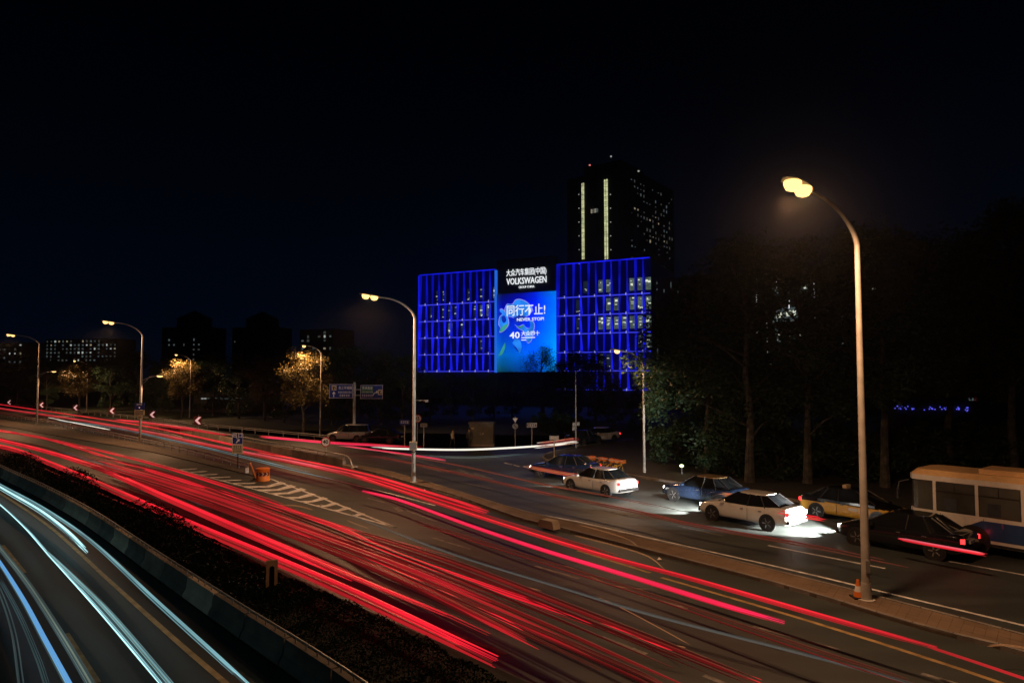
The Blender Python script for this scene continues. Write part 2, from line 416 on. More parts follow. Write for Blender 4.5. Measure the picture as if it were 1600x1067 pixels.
# ------------------------------------------------------------------ road markings
ZM = .005
def stripe(pts, wd, name='lane_line', m='paint', nseg=None):
    c = spline(pts, nseg or max(2, min(40, int(length(pts)/2)+2))); q = MB()
    q.ribbon(arc_rings(c, wd/2), arc_rings(c, -wd/2), ZM)
    return tag(q.build(name, M[m]), kind='structure')
def dash_px(segs, wd=.15, m='paint', name='lane_dash'):
    for s in segs: stripe(pxline(s), wd, name, m)
stripe(pxline([(850, 805), (880, 810), (1000, 837), (1200, 882), (1307, 907), (1360, 920), (1600, 977), (1800, 1025)]), .14, 'edge_line', 'paint')
stripe(pxline([(650, 757.5), (700, 773), (740, 785)]), .1, 'edge_line', 'paint_worn')
dash_px([[(902, 860), (1016, 895)], [(1033, 902), (1300, 981), (1566, 1067), (1800, 1150)]], .16, 'paint_yellow')
dash_px([[(1177, 978), (1310, 1015)], [(676, 840), (735, 858)], [(1440, 1052), (1600, 1100)], [(836, 884), (905, 904)], [(1000, 930), (1075, 951)]], .15, 'paint_worn')
dash_px([[(1200, 852), (1383, 888)], [(1300, 829), (1415, 850)], [(1478, 876), (1600, 898), (1800, 935)]], .13, 'paint')
dash_px([[(705, 750), (773, 765)], [(890, 788), (995, 808)], [(560, 722), (600, 729)], [(1060, 822), (1130, 837)]], .13, 'paint_worn')
dash_px([[(788, 723), (800, 726)], [(803, 726.5), (812, 729)], [(818, 729), (840, 735)]], .16, 'paint')
dash_px([[(630, 722), (690, 737)], [(690, 729), (705, 735)], [(715, 733), (732, 739)], [(740, 739), (757, 744)], [(600, 705), (700, 733), (770, 748)]], .22, 'paint_worn')
dash_px([[(100, 645), (124, 651)], [(256, 674), (285, 683)], [(213, 663), (222, 664)], [(455, 712), (500, 722)], [(232, 657), (250, 656)]], .18, 'paint')
dash_px([[(430, 728), (470, 737), (540, 754), (640, 779), (680, 790)]], .13, 'paint', 'edge_line')
dash_px([[(0, 648), (60, 656)], [(350, 690), (420, 702)], [(620, 792), (682, 815)], [(575, 778), (600, 785)]], .14, 'paint_worn')
dash_px([[(790, 935), (850, 958)], [(940, 995), (1010, 1022)], [(1100, 1055), (1180, 1087)]], .15, 'paint_worn')
dash_px([[(205, 792), (250, 811)], [(330, 843), (380, 862)], [(480, 907), (520, 925)], [(560, 900), (620, 924)], [(700, 985), (790, 1022)]], .15, 'paint_worn')
# gore with chevrons
stripe(pxline([(90, 692.5), (200, 713), (273, 732), (362, 755), (464, 782), (618, 824)]), .16, 'edge_line', 'paint')
stripe(pxline([(421, 747.5), (500, 777), (618, 824)]), .16, 'edge_line', 'paint')
zt = [((380, 759), (416, 759), (438, 752)), ((400, 764.5), (432, 764), (454, 757)), ((421, 770), (449, 769), (470, 762)), ((441, 776), (466, 776), (486, 770)),
      ((464, 782.5), (486, 782), (504, 776)), ((490, 789), (508, 789), (522, 784)), ((514, 796), (528, 796), (540, 791)), ((544, 804), (554, 804), (562, 800))]
for c in zt: stripe(pxline(c), .55, 'chevron_stripe', 'paint', 3) if False else None
for a, b, c in zt:
    q = MB(); th = 2.6
    pts = [P(a[0], a[1], ZM+.003), P(b[0], b[1], ZM+.003), P(c[0], c[1], ZM+.003)]
    o2 = [P(a[0]+9, a[1]+th, ZM+.003), P(b[0]+3, b[1]+th, ZM+.003), P(c[0]+9, c[1]+th*1.1, ZM+.003)]
    q.ribbon(pts, o2); tag(q.build('chevron_stripe', M['paint']), kind='structure')
for a, b in [((278, 733), (309, 731.5)), ((294, 737), (325, 735.5)), ((310, 741), (341, 740)), ((327, 745), (361, 744.5)), ((343, 750), (379, 749)), ((360, 754.5), (400, 754))]:
    q = MB(); q.ribbon([P(a[0], a[1], ZM+.003), P(b[0], b[1], ZM+.003)], [P(a[0]+6, a[1]+1.5, ZM+.003), P(b[0]-4, b[1]+1.5, ZM+.003)])
    tag(q.build('chevron_stripe', M['paint']), kind='structure')
# arrow painted on the lane
q = MB(); q.add([P(612, 791, ZM), P(640, 797, ZM), P(622, 799, ZM)], [(0, 1, 2)]); tag(q.build('lane_arrow', M['paint_worn']), kind='structure')
# lower carriageway
yl = arc_rings(B3, -1.15)
stripe([p for p in yl if p.y > 9], .14, 'edge_line', 'paint_yellow', 50)
dash_px([[(2, 852), (36, 895)], [(101, 990), (150, 1067)]], .2, 'paint_yellow')

# ================================================================== BARRIER, HEDGE, RAILS
barrier = thing('concrete_barrier', 'long low concrete barrier curving beside the lower left carriageway', 'barrier')
nb = int(length(B3)/2.2); bp = spline(B3, nb+1)
for i in range(nb):
    a, b = bp[i], bp[i+1]; t = (b-a).normalized(); nrm = Vector((-t.y, t.x, 0))
    prof = [(.06, 0), (.06, .10), (.16, .26), (.20, .60), (.36, .60), (.42, 0)]
    q = MB(); gp = .03
    vs = []
    for p, s_ in ((a+t*gp, 1), (b-t*gp, 1)):
        vs += [p+nrm*(x)+Vector((0, 0, z*1.0)) for x, z in prof]
    q.add(vs, [(k, k+1, 7+k, 6+k) for k in range(5)]+[(5, 0, 6, 11), (0, 5, 4, 3, 2, 1), (6, 7, 8, 9, 10, 11)])
    rr = rng.random()
    q.build('barrier_segment', M['concrete_pale' if rr > .72 else ('concrete_dark' if rr < .45 else 'concrete')], barrier)
cr = arc_rings(spline(B3, 120), .28)
q = MB(); q.tube([p+Vector((0, 0, .72)) for p in cr], .025, 6); q.build('top_rail', M['steel'], barrier)
for i in range(0, 120, 1):
    if cr[i].y < 12 or cr[i].y > 60: continue
    q = MB(); q.box(cr[i]+Vector((0, 0, .655)), (.03, .03, .13)); q.build('rail_post', M['steel'], barrier)

def leaf_quad(q, p, s, rg):
    a = Vector((rg.gauss(0, 1), rg.gauss(0, 1), rg.gauss(0, .7))).normalized(); b = a.cross(Vector((rg.gauss(0, 1), rg.gauss(0, 1), rg.gauss(0, 1)))).normalized()
    q.add([p-a*s, p+b*s*.45, p+a*s, p-b*s*.45], [(0, 1, 2, 3)])
hq = MB(); rg = random.Random(3)
Bh = spline(pxline([(-60, 716), (0, 748), (130, 821), (357, 990), (465, 1067), (700, 1260)])+[Vector((3, 5, 0))], 200)
Hh = spline(pxline([(-100, 676), (0, 703), (58, 721), (140, 748), (367, 858), (520, 930), (780, 1047), (1000, 1150)])+[Vector((9, 5, 0))], 200)
hb = arc_rings(Bh, .55)
HC = {}
for k in range(90000):
    i = min(198, int(199*rg.random()**.6)); a = hb[i]
    b = min(Hh, key=lambda h: (h-a).length_squared) if k % 1 == 0 and i not in HC else HC[i]
    HC[i] = b
    wd = (b-a).length
    if wd < .25: continue
    t = rg.random(); p = a.lerp(b, t); p += (hb[i+1]-hb[i])*rg.random()
    bare = .14 if p.y < 26 else .10
    if t > 1-bare: continue
    edge = max(0, min(1, (1-bare-t)*wd/.5, t*wd/.4))
    top = (.42+.16*math.sin(p.x*1.3+p.y*.7)+.10*math.sin(p.x*3.1-p.y*2.2))*(.3+.7*edge)
    if p.y > 24: top *= 1.0+min(.45, (p.y-24)/10)
    p.z = .03+top*(rg.random()**.45)
    s_ = rg.uniform(.025, .05)*(1 if p.y < 20 else 1.5)
    leaf_quad(hq, p, s_, rg)
tag(hq.build('hedge_foliage', M['leaf_hedge']), 'dark low hedge growing between the concrete barrier and the red lit road', 'hedge', kind='stuff')

def guard_rail(name, label, px, h, spacing, beams, m='steel', post=.06, cat='guard rail'):
    pts = spline(pxline(px), 60); r_ = thing(name, label, cat, pts[30])
    o_ = Vector(pts[30])
    for z in beams:
        q = MB(); q.tube([p-o_+Vector((0, 0, z)) for p in pts], .05, 6); q.build('rail', M[m], r_)
    L = length(pts); k = int(L/spacing); pp = spline(pts, k+1)
    for p in pp:
        q = MB(); q.box(p-o_+Vector((0, 0, h/2)), (post, post, h)); q.build('rail_post', M[m], r_)
    return r_
guard_rail('guard_rail', 'thin grey railing on posts beside the paved verge, ending at the orange barrel',
           [(-120, 632), (0, 651), (81, 664), (217, 693), (330, 719), (388, 737)], .55, 2.0, (.55, .3), 'steel', .05)
guard_rail('guard_rail', 'far metal guard rail below the row of chevron boards',
           [(-260, 614), (0, 634), (217, 656), (310, 668), (517, 690)], .6, 3.0, (.58, .4), 'steel', .08)
# concrete parapet with hand rail between the ramp and the outer road
wl_ = spline(pxline([(235, 667), (382, 697), (470, 715), (538, 729)]), 40)
par = thing('parapet_wall', 'pale concrete parapet with curved pipe handrail below the round 40 sign', 'wall', wl_[20]); O = Vector(wl_[20])
npn = 12; wp = spline(wl_, npn+1)
for i in range(npn):
    a, b = wp[i], wp[i+1]; t = (b-a).normalized(); nn = Vector((-t.y, t.x, 0))*.14
    q = MB(); gp = .01; a2, b2 = a+t*gp-O, b-t*gp-O; h = .55
    vs = [a2-nn, b2-nn, b2+nn, a2+nn]; q.add([v for v in vs]+[v+Vector((0, 0, h)) for v in vs], [(4, 5, 6, 7), (0, 1, 5, 4), (1, 2, 6, 5), (2, 3, 7, 6), (3, 0, 4, 7)])
    q.build('wall_panel', M['concrete_pale' if i % 3 == 0 else 'concrete'], par)
e0, e1 = wl_[-1]-O, (wl_[-1]-wl_[-2]).normalized()
rail = [p-O+Vector((0, 0, .85)) for p in wl_]+[e0+e1*.5+Vector((0, 0, .8)), e0+e1*.9+Vector((0, 0, .6)), e0+e1*1.1+Vector((0, 0, .3)), e0+e1*1.15+Vector((0, 0, 0))]
q = MB(); q.tube(rail, .06, 8); q.build('handrail', M['steel'], par, smooth=True)
for p in wp[::1]:
    q = MB(); q.box(p-O+Vector((0, 0, .7)), (.05, .05, .3)); q.build('rail_post', M['steel'], par)
q = MB(); q.box(e0+e1*.9+Vector((0, 0, .09)), (1.3, .5, .18), Matrix.Rotation(math.atan2(e1.y, e1.x), 3, 'Z')); q.build('end_block', M['concrete_pale'], par)

# ================================================================== STREET LAMPS
def street_lamp(label, base, H, arm, head_dir, energy, group, straight=None, second=None, small=False):
    root = thing('street_lamp', label, 'street lamp', base, 0, group)
    d = Vector((head_dir[0], head_dir[1], 0)).normalized(); st = straight or H-1.3
    k = .75 if small else 1
    q = MB(); q.lathe([(.24*k, 0), (.24*k, .03), (.15*k, .035), (.14*k, .5)], 12); q.build('base_flange', M['pole'], root, smooth=True)
    pts = [Vector((0, 0, .3)), Vector((0, 0, st*.5)), Vector((0, 0, st))]; rad = [.125*k, .10*k, .078*k]
    q = MB(); q.tube(pts, rad, 12); q.build('pole', M['pole'], root, smooth=True)
    ap = []
    for i in range(10):
        t = i/9; ap.append(d*(arm*(t**1.5)) + Vector((0, 0, st+(H-st)*(math.sin(t*math.pi/2)))))
    q = MB(); q.tube(ap, [.078*k-.03*k*i/9 for i in range(10)], 10); q.build('arm', M['pole'], root, smooth=True)
    q = MB(); q.box(Vector((0, -.13*k, 1.0)), (.12*k, .03, .35)); q.build('inspection_door', M['grey'], root)
    def head(at, dirv, s, en):
        ang = math.atan2(dirv.y, dirv.x); rot = Matrix.Rotation(ang, 4, 'Z') @ Matrix.Rotation(R(-8), 4, 'Y')
        T = Matrix.Translation(at) @ rot
        hd = MB()
        prof = [(-.2, .05), (0, .15), (.35, .21), (.75, .20), (.92, .06)]
        vs, fs = [], []
        for x, wd in prof:
            for kk in range(8):
                a_ = math.pi*kk/7; vs.append(T @ Vector((x*s, wd*math.cos(a_)*s, .11*s*math.sin(a_)*(wd/.21)+.02)))
        for i in range(len(prof)-1):
            for kk in range(7): fs.append((i*8+kk, i*8+kk+1, (i+1)*8+kk+1, (i+1)*8+kk))
            fs.append((i*8+7, i*8, (i+1)*8, (i+1)*8+7))
        hd.add(vs, fs); ho = hd.build('lamp_head', M['grey'], root, smooth=True)
        # drop glass: two bowls under the hood
        lens = MB()
        for cx in ((.18, .60) if not small else (.40,)):
            pr = [(.19*s, .015), (.19*s, -.06*s), (.14*s, -.16*s), (.05*s, -.20*s)]
            lens.lathe(pr, 14, T @ Matrix.Translation((cx*s, 0, 0)))
        lo = lens.build('lens', M['lamp_small' if small else 'lamp'], ho, smooth=True)
        lamp('lamp_light', 'SPOT', en, SODIUM, ho, T @ Vector((.40*s, 0, -.34*s)), .38, R(174), None, .45)
    head(ap[-1], d, 1.25 if not small else 1.0, energy)
    if second:
        z2, arm2, d2, en2 = second; d2 = Vector((d2[0], d2[1], 0)).normalized()
        a2 = [Vector((0, 0, z2-.5)), d2*(arm2*.5)+Vector((0, 0, z2-.12)), d2*arm2+Vector((0, 0, z2))]
        q = MB(); q.tube(a2, .035, 8); q.build('side_arm', M['pole'], root, smooth=True)
        q = MB(); q.tube([Vector((0, 0, z2-.95)), d2*(arm2*.5)+Vector((0, 0, z2-.13))], .02, 6); q.build('brace', M['pole'], root)
        sm = small
        ang = math.atan2(d2.y, d2.x); T = Matrix.Translation(a2[-1]) @ Matrix.Rotation(ang, 4, 'Z')
        hd = MB(); hd.lathe([(.05, .12), (.16, .08), (.2, 0)], 12, T @ Matrix.Diagonal((1.6, .8, 1, 1)) @ Matrix.Translation((.12, 0, 0))); ho = hd.build('lamp_head', M['grey'], root, smooth=True)
        ln = MB(); ln.lathe([(.19, -.005), (.15, -.09), (.05, -.13)], 12, T @ Matrix.Diagonal((1.6, .8, 1, 1)) @ Matrix.Translation((.12, 0, 0))); ln.build('lens', M['lamp_small'], ho, smooth=True)
        lamp('lamp_light', 'SPOT', en2, SODIUM, ho, a2[-1]+d2*.2+Vector((0, 0, -.4)), .12, R(150), None, .4)
    return root
ED = (-.80, -.60)
LG = 'tall street lamps along the road'
EN = 3600
L1 = street_lamp('tallest nearest street lamp, standing on the brick island beside the traffic cone', P(1354, 937, .1), 11.8, 2.75, ED, EN, LG, 10.6)
L2 = street_lamp('street lamp with a metal box on its pole, on the narrow end of the island', P(646, 753, .1), 11.55, 2.3, (-.97, -.25), EN, LG, 10.3)
L3 = street_lamp('street lamp with a blue sign on its pole and a small lower lamp', P(218, 694, 0), 12.0, 2.6, (-.97, -.25), EN, LG, 10.7, second=(6.75, 1.5, (1, .2), 700))
L4 = street_lamp('leftmost street lamp with small lower lamp, no sign on its pole', P(57, 662, 0), 12.5, 3.1, (-.97, -.25), EN, LG, 11.3, second=(7.4, 1.8, (1, .2), 700))
# two more lamps of the same row standing outside the frame to the right and left keep the row going
SG = 'smaller lamps at the far roadside'
street_lamp('small lamp shining into the leftmost lit tree', P(135, 643), 9.6, 2.0, (-1, -.15), 4200, SG, 8.6, small=True)
street_lamp('small lamp over the lit tree right of the pole with the blue sign', P(296, 652), 10.2, 1.9, (-1, -.15), 4200, SG, 9.2, small=True)
street_lamp('small lamp over the lit tree near the blue direction boards', P(500, 681), 10.1, 1.5, (-1, -.15), 3000, SG, 9.2, small=True)
street_lamp('slim lamp in front of the blue office building, behind the moving cars', P(1007, 741), 8.4, 1.5, (-1, -.2), 1150, SG, 7.4, small=True)

# box and bracket on the second lamp's pole, sign on the third
def sign_plate(q_root, name, w_, h_, z, m, th=.03, y=-.16, x=0):
    q = MB(); q.box((x, y, z), (w_, th, h_)); return q.build(name, M[m], q_root)
b2 = thing('junction_box', 'small grey metal box strapped to the second lamp pole', 'box', P(646, 753, .1))
sign_plate(b2, 'case', .46, .5, 2.28, 'cream', .2, -.22)
sign_plate(b2, 'door', .40, .42, 2.28, 'grey', .012, -.327)
q = MB(); q.tube([Vector((-.12, -.2, 2.02)), Vector((-.1, -.22, 1.9)), Vector((.08, -.22, 1.86)), Vector((.16, -.2, 2.0))], .03, 6); q.build('cable_loop', M['black'], b2)
cb = thing('camera_bracket', 'small camera on a thin bracket halfway up the second lamp pole', 'camera', P(646, 753, .1))
q = MB(); q.tube([Vector((.05, 0, 5.1)), Vector((.75, 0, 5.1))], .02, 6); q.build('bracket', M['steel'], cb)
q = MB(); q.box((.8, -.05, 5.05), (.16, .3, .14)); q.build('housing', M['grey'], cb)

# ================================================================== SIGNS
def bars(parent, x0, x1, z, h, m, y, name='text_line', seed=0, blocks=5):
    rg2 = random.Random(seed); x = x0; q = MB()
    wd = (x1-x0)/blocks
    for i in range(blocks):
        ww = wd*rg2.uniform(.62, .86)
        # small glyph-like block: a few strokes, too small in the photo to read
        cx = x0+wd*(i+.5)
        q.box((cx, y, z+h*.32), (ww, .006, h*.2)); q.box((cx, y, z-h*.32), (ww*.9, .006, h*.18))
        q.box((cx-ww*.3, y, z), (ww*.18, .0055, h*.7)); q.box((cx+ww*.25*rg2.choice((-1, 1, .2)), y, z), (ww*.2, .005, h*.8))
    return q.build(name, M[m], parent)
# direction sign: two boards on one post
ds = thing('direction_sign', 'grey post carrying two blue direction boards with white characters', 'road sign', P(553, 690), R(-6))
q = MB(); q.tube([(0, 0, 0), (0, 0, 6.1)], [.15, .13], 12); q.build('post', M['pole'], ds, smooth=True)
for z in (5.35, 4.75):
    q = MB(); q.tube([(-.3, 0, z), (1.0, 0, z)], .05, 6); q.build('cross_arm', M['pole'], ds)
def board(x0, x1, z0, z1):
    q = MB(); q.box(((x0+x1)/2, -.16, (z0+z1)/2), (x1-x0, .05, z1-z0)); b = q.build('sign_board', M['blue'], ds)
    e = .035; q = MB()
    for z in (z0+e, z1-e): q.box(((x0+x1)/2, -.189, z), (x1-x0, .008, e))
    for x in (x0+e, x1-e): q.box((x, -.1885, (z0+z1)/2), (e, .008, z1-z0))
    q.build('border', M['sheet_white'], b); return b
bl = board(-2.62, -.12, 4.45, 5.9)
text('lettering', '北三环辅路', .36, M['sheet_white'], bl, (-.92, -.19, 5.5), off=.004, width=1.45)
bars(bl, -1.68, -.22, 5.07, .2, 'sheet_white', -.19, 'text_line', 3, 9); bars(bl, -1.55, -.4, 4.73, .26, 'sheet_white', -.19, 'text_line', 4, 5)
q = MB(); q.box((-2.12, -.19, 5.52), (.52, .01, .5)); q.build('panel', M['cream'], bl)
q = MB(); q.box((-2.12, -.197, 5.6), (.3, .006, .08)); q.box((-2.18, -.197, 5.45), (.1, .006, .26)); q.box((-2.0, -.197, 5.45), (.16, .006, .1)); q.build('symbol', M['black'], bl)
q = MB(); q.box((-2.14, -.19, 4.75), (.09, .008, .36)); q.add([(-2.34, -.194, 4.9), (-1.94, -.194, 4.9), (-2.14, -.194, 5.17)], [(0, 1, 2)]); q.build('arrow', M['sheet_white'], bl)
br = board(.68, 3.05, 4.4, 5.82)
q = MB(); q.box((1.42, -.19, 5.33), (1.25, .008, .72)); q.build('green_panel', M['green'], br)
text('lettering', '京承高速', .36, M['sheet_white'], br, (1.42, -.2, 5.47), off=.004, width=1.1)
bars(br, .85, 2.0, 5.1, .16, 'sheet_white', -.198, 'text_line', 6, 9); bars(br, .85, 2.0, 4.73, .26, 'sheet_white', -.19, 'text_line', 7, 6)
q = MB(); q.tube([(2.0, -.2, 4.72), (2.12, -.2, 4.95), (2.42, -.2, 5.1)], .05, 6); q.add([(2.36, -.21, 5.25), (2.36, -.21, 4.93), (2.6, -.21, 5.12)], [(0, 1, 2)]); q.build('arrow', M['sheet_white'], br)
q = MB(); q.box((2.76, -.19, 5.08), (.46, .01, .55)); q.build('panel', M['cream'], br)
q = MB(); q.box((2.76, -.197, 5.2), (.28, .006, .07)); q.box((2.7, -.197, 5.02), (.1, .006, .24)); q.box((2.86, -.197, 4.95), (.16, .006, .09)); q.build('symbol', M['black'], br)
# exit sign
ex = thing('exit_sign', 'exit sign with white characters and arrow on blue, cream plate below', 'road sign', P(371, 733), R(-4))
q = MB(); q.tube([(0, 0, 0), (0, 0, 2.55)], .045, 8); q.build('post', M['darksteel'], ex)
q = MB(); q.box((0, -.07, 2.2), (.80, .03, .80)); b = q.build('blue_plate', M['blue'], ex)
q = MB()
for z in (2.59, 1.815): q.box((0, -.088, z), (.8, .008, .025))
for x in (-.388, .388): q.box((x, -.0875, 2.2), (.025, .008, .8))
q.build('border', M['sheet_white'], b)
text('lettering', '出', .36, M['sheet_white'], b, (-.2, -.09, 2.42), off=.006); text('lettering', '口', .36, M['sheet_white'], b, (.2, -.09, 2.42), off=.006)
text('lettering', 'EXIT', .10, M['sheet_white'], b, (0, -.09, 2.22))
q = MB(); q.box((-.02, -.09, 2.0), (.08, .008, .26), Matrix.Rotation(R(35), 3, 'Y')); q.add([(-.02, -.095, 2.14), (.16, -.095, 2.18), (.13, -.095, 1.98)], [(0, 1, 2)]); q.build('arrow', M['sheet_white'], b)
q = MB(); q.box((0, -.07, 1.45), (.80, .03, .66)); b = q.build('cream_plate', M['cream'], ex)
bars(b, -.32, .32, 1.61, .2, 'black', -.09, 'text_line', 8, 4); bars(b, -.32, .32, 1.3, .16, 'black', -.09, 'text_line', 9, 6)
q = MB(); q.box((0, -.09, 1.455), (.7, .006, .03)); q.build('underline', M['green'], b)
# round limits
def round_sign(label, base, zc, r, num, rz=0, top=None):
    s_ = thing('speed_limit_sign', label, 'road sign', base, rz, 'round speed limit signs')
    q = MB(); q.tube([(0, 0, 0), (0, 0, zc+r*.8)], .035, 8); q.build('post', M['pole'], s_)
    T = Matrix.Translation((0, -.06, zc)) @ Matrix.Rotation(R(90), 4, 'X')
    q = MB(); q.lathe([(r, 0), (r, .025)], 28, T); d = q.build('red_ring', M['red'], s_)
    q = MB(); q.lathe([(r*.80, .025), (r*.80, .031)], 28, T); q.build('white_disc', M['sheet_white'], d)
    text('number', num, r*1.15, M['black'], d, (0, -.094, zc), off=.012)
    return s_
round_sign('round red ringed 40 speed limit sign above the parapet end', P(509, 718), 1.42, .40, '40', R(-8))
round_sign('round red ringed 15 speed limit sign just behind the second lamp pole', P(652, 692), 2.45, .42, '15')
# chevron boards
CG = 'chevron boards along the far guard rail'
names = ['leftmost chevron board at the edge of the picture', 'chevron board right behind the leftmost tall lamp pole', 'chevron board below the leftmost lit tree',
         'chevron board between lit tree and blue sign pole', 'chevron board just right of the pole with the blue sign', 'nearest and rightmost chevron board, below the second lit tree']
for (x, y), nm in zip([(10.5, 638), (61, 643), (114, 648), (171, 654), (234, 661), (305, 672)], names):
    c = thing('chevron_sign', 'white arrow on dark red, '+nm, 'road sign', P(x, y-2)+Vector((0, .6, 0)), R(8), CG)
    hz = 1.02
    q = MB(); q.tube([(.1, .05, 0), (.1, .05, hz+.75)], .03, 6); q.build('post', M['steel'], c)
    q = MB(); q.box((0, 0, hz), (.98, .03, 1.12)); b = q.build('board', M['darkred'], c)
    q = MB(); y_ = -.022
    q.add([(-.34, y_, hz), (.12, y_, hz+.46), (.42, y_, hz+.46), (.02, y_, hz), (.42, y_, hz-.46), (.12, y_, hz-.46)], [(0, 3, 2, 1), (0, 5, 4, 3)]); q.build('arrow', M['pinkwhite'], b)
# sign on the third lamp pole
s3 = thing('lane_sign', 'blue lane sign with cream time plate fixed to the third lamp pole', 'road sign', P(218, 694), R(-4))
q = MB(); q.box((0, -.18, 3.75), (.98, .03, .66)); b = q.build('blue_plate', M['blue'], s3); bars(b, -.3, .3, 3.92, .18, 'sheet_white', -.2, 'text_line', 11, 4)
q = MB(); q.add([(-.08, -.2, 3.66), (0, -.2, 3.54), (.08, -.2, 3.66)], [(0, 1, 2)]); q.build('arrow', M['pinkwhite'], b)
q = MB(); q.box((0, -.18, 3.12), (.98, .03, .52)); b = q.build('time_plate', M['cream'], s3); bars(b, -.42, .42, 3.24, .15, 'black', -.2, 'text_line', 12, 6); bars(b, -.42, .42, 3.02, .15, 'black', -.2, 'text_line', 13, 6)
q = MB(); q.box((.05, -.18, 2.68), (.5, .03, .32)); b = q.build('small_plate', M['cream'], s3); bars(b, -.12, .22, 2.68, .12, 'black', -.2, 'text_line', 14, 3)
# small signs by the junction
def post_sign(label, base, z, w_, h_, m, tm, rz=0, blocks=4, name='road_sign', frame=False):
    s_ = thing(name, label, 'road sign', base, rz)
    q = MB(); q.tube([(0, 0, 0), (0, 0, z+h_*.4)], .045, 8); q.build('post', M['pole'], s_)
    q = MB(); q.box((0, -.07, z), (w_, .03, h_)); b = q.build('plate', M[m], s_)
    bars(b, -w_*.4, w_*.4, z, h_*.5, tm, -.09, 'text_line', int(base.x*7) % 97, blocks)
    if frame:
        q = MB()
        for zz in (z-h_/2+.03, z+h_/2-.03): q.box((0, -.088, zz), (w_, .008, .04))
        for xx in (-w_/2+.03, w_/2-.03): q.box((xx, -.0875, z), (.04, .008, h_))
        q.build('border', M['sheet_white'], b)
    return s_
post_sign('small blue sign on a thin post left of the second lamp pole', P(632, 697), 2.3, .95, .5, 'blue', 'sheet_white', 0, 4)
post_sign('small grey sign plate on a post right of the round 15 sign', P(662, 699), 2.1, .65, .35, 'grey', 'black', 0, 2)
post_sign('dark framed name sign with pale characters on a post before the shrubs', P(831, 699), 2.1, .95, .42, 'darksteel', 'sheet_white', 0, 4, 'road_sign', True)
post_sign('low pale sign plate on a brown post at the street corner', P(866, 718), 1.75, .75, .34, 'grey', 'cream', 0, 4)
s5 = thing('prohibition_sign', 'post with round barred sign below a small triangular give way sign', 'road sign', P(805, 699))
q = MB(); q.tube([(0, 0, 0), (0, 0, 2.9)], .04, 8); q.build('post', M['pole'], s5)
T = Matrix.Translation((0, -.06, 2.0)) @ Matrix.Rotation(R(90), 4, 'X'); q = MB(); q.lathe([(.27, 0), (.27, .025)], 24, T); d_ = q.build('disc', M['grey'], s5)
q = MB(); q.box((0, -.09, 2.0), (.08, .006, .46), Matrix.Rotation(R(-40), 3, 'Y')); q.build('bar', M['black'], d_)
q = MB(); q.add([(-.26, -.06, 2.75), (.26, -.06, 2.75), (0, -.06, 2.35), (-.26, -.035, 2.75), (.26, -.035, 2.75), (0, -.035, 2.35)], [(0, 2, 1), (3, 4, 5), (0, 1, 4, 3), (1, 2, 5, 4), (2, 0, 3, 5)]); q.build('triangle', M['sheet_white'], s5)
# signal pole
sp_ = thing('signal_pole', 'tall thin dark pole with small signal boxes at the street corner', 'traffic signal', P(900, 702))
q = MB(); q.tube([(0, 0, 0), (0, 0, 7.2)], [.07, .04], 8); q.build('post', M['steel'], sp_)
for z, x in ((1.9, -.22), (2.3, -.2), (2.35, .2)):
    q = MB(); q.box((x, -.05, z), (.26, .2, .34)); q.build('signal_box', M['grey'], sp_)

# orange crash barrel, leaning post, white stub
br_ = thing('crash_barrel', 'orange crash barrel with a band of white arrows at the gore tip', 'barrel', P(410.5, 751), 0)
q = MB(); q.lathe([(.41, 0), (.43, .04), (.425, .25), (.43, .28), (.43, .56), (.425, .6), (.43, .78), (.38, .82)], 24); q.build('drum', M['orange'], br_, smooth=True)
q = MB(); vs = []
for k in range(13):
    a_ = R(-165+150*k/12)
    for z in (.36, .58): vs.append((.437*math.cos(a_), .437*math.sin(a_), z))
q.add(vs, [(2*k, 2*k+2, 2*k+3, 2*k+1) for k in range(12)]); bd = q.build('band', M['darkred'], br_)
q = MB()
for j in range(4):
    a0 = R(-150+34*j)
    def cyl(da, z): return (.442*math.cos(a0+R(da)), .442*math.sin(a0+R(da)), z)
    q.add([cyl(0, .37), cyl(10, .37), cyl(22, .47), cyl(10, .57), cyl(0, .57), cyl(12, .47)], [(0, 1, 2, 5), (5, 2, 3, 4)])
q.build('arrow', M['sheet_white'], bd)
lp = thing('leaning_post', 'faded orange plastic post leaning against the crash barrel', 'post', P(399.5, 748))
q = MB(); q.tube([(0, 0, 0), (-.40, .0, 1.05)], .075, 8); q.build('shaft', M['orange_dull'], lp, smooth=True)
q = MB(); q.lathe([(.2, 0), (.2, .05), (.09, .07)], 12); q.build('foot', M['black'], lp)
st_ = thing('delineator_stub', 'short pale delineator post at the end of the thin railing', 'post', P(386, 740), R(12))
q = MB(); q.box((0, 0, .2), (.22, .06, .4)); q.build('panel', M['white'], st_); q = MB(); q.box((0, 0, .02), (.3, .2, .04)); q.build('foot', M['black'], st_)
# concrete frame marker in the hedge
M['marker'] = mat('marker_concrete', (.24, .17, .10), .85, var=.3, scale=4, bump=.3)
fm = thing('concrete_marker', 'small brown concrete frame with an arched opening standing in the hedge', 'marker', P(424, 925), R(22))
W_, Ht = .34, .98
outer = [(-W_/2, 0), (-W_/2, Ht), (W_/2, Ht), (W_/2, 0)]
inner = [(.075, 0)]+[(.075*math.cos(R(a)), Ht-.24+.075*math.sin(R(a))) for a in range(0, 181, 30)]+[(-.075, 0)]
poly = outer+inner
q = MB(); q.prism([(x, z) for x, z in poly], -.06, .06, Matrix.Rotation(R(90), 4, 'X')); q.build('frame', M['marker'], fm)
q = MB(); q.box((0, .05, Ht*.42), (.148, .02, Ht*.78)); q.build('back_plate', M['black'], fm)
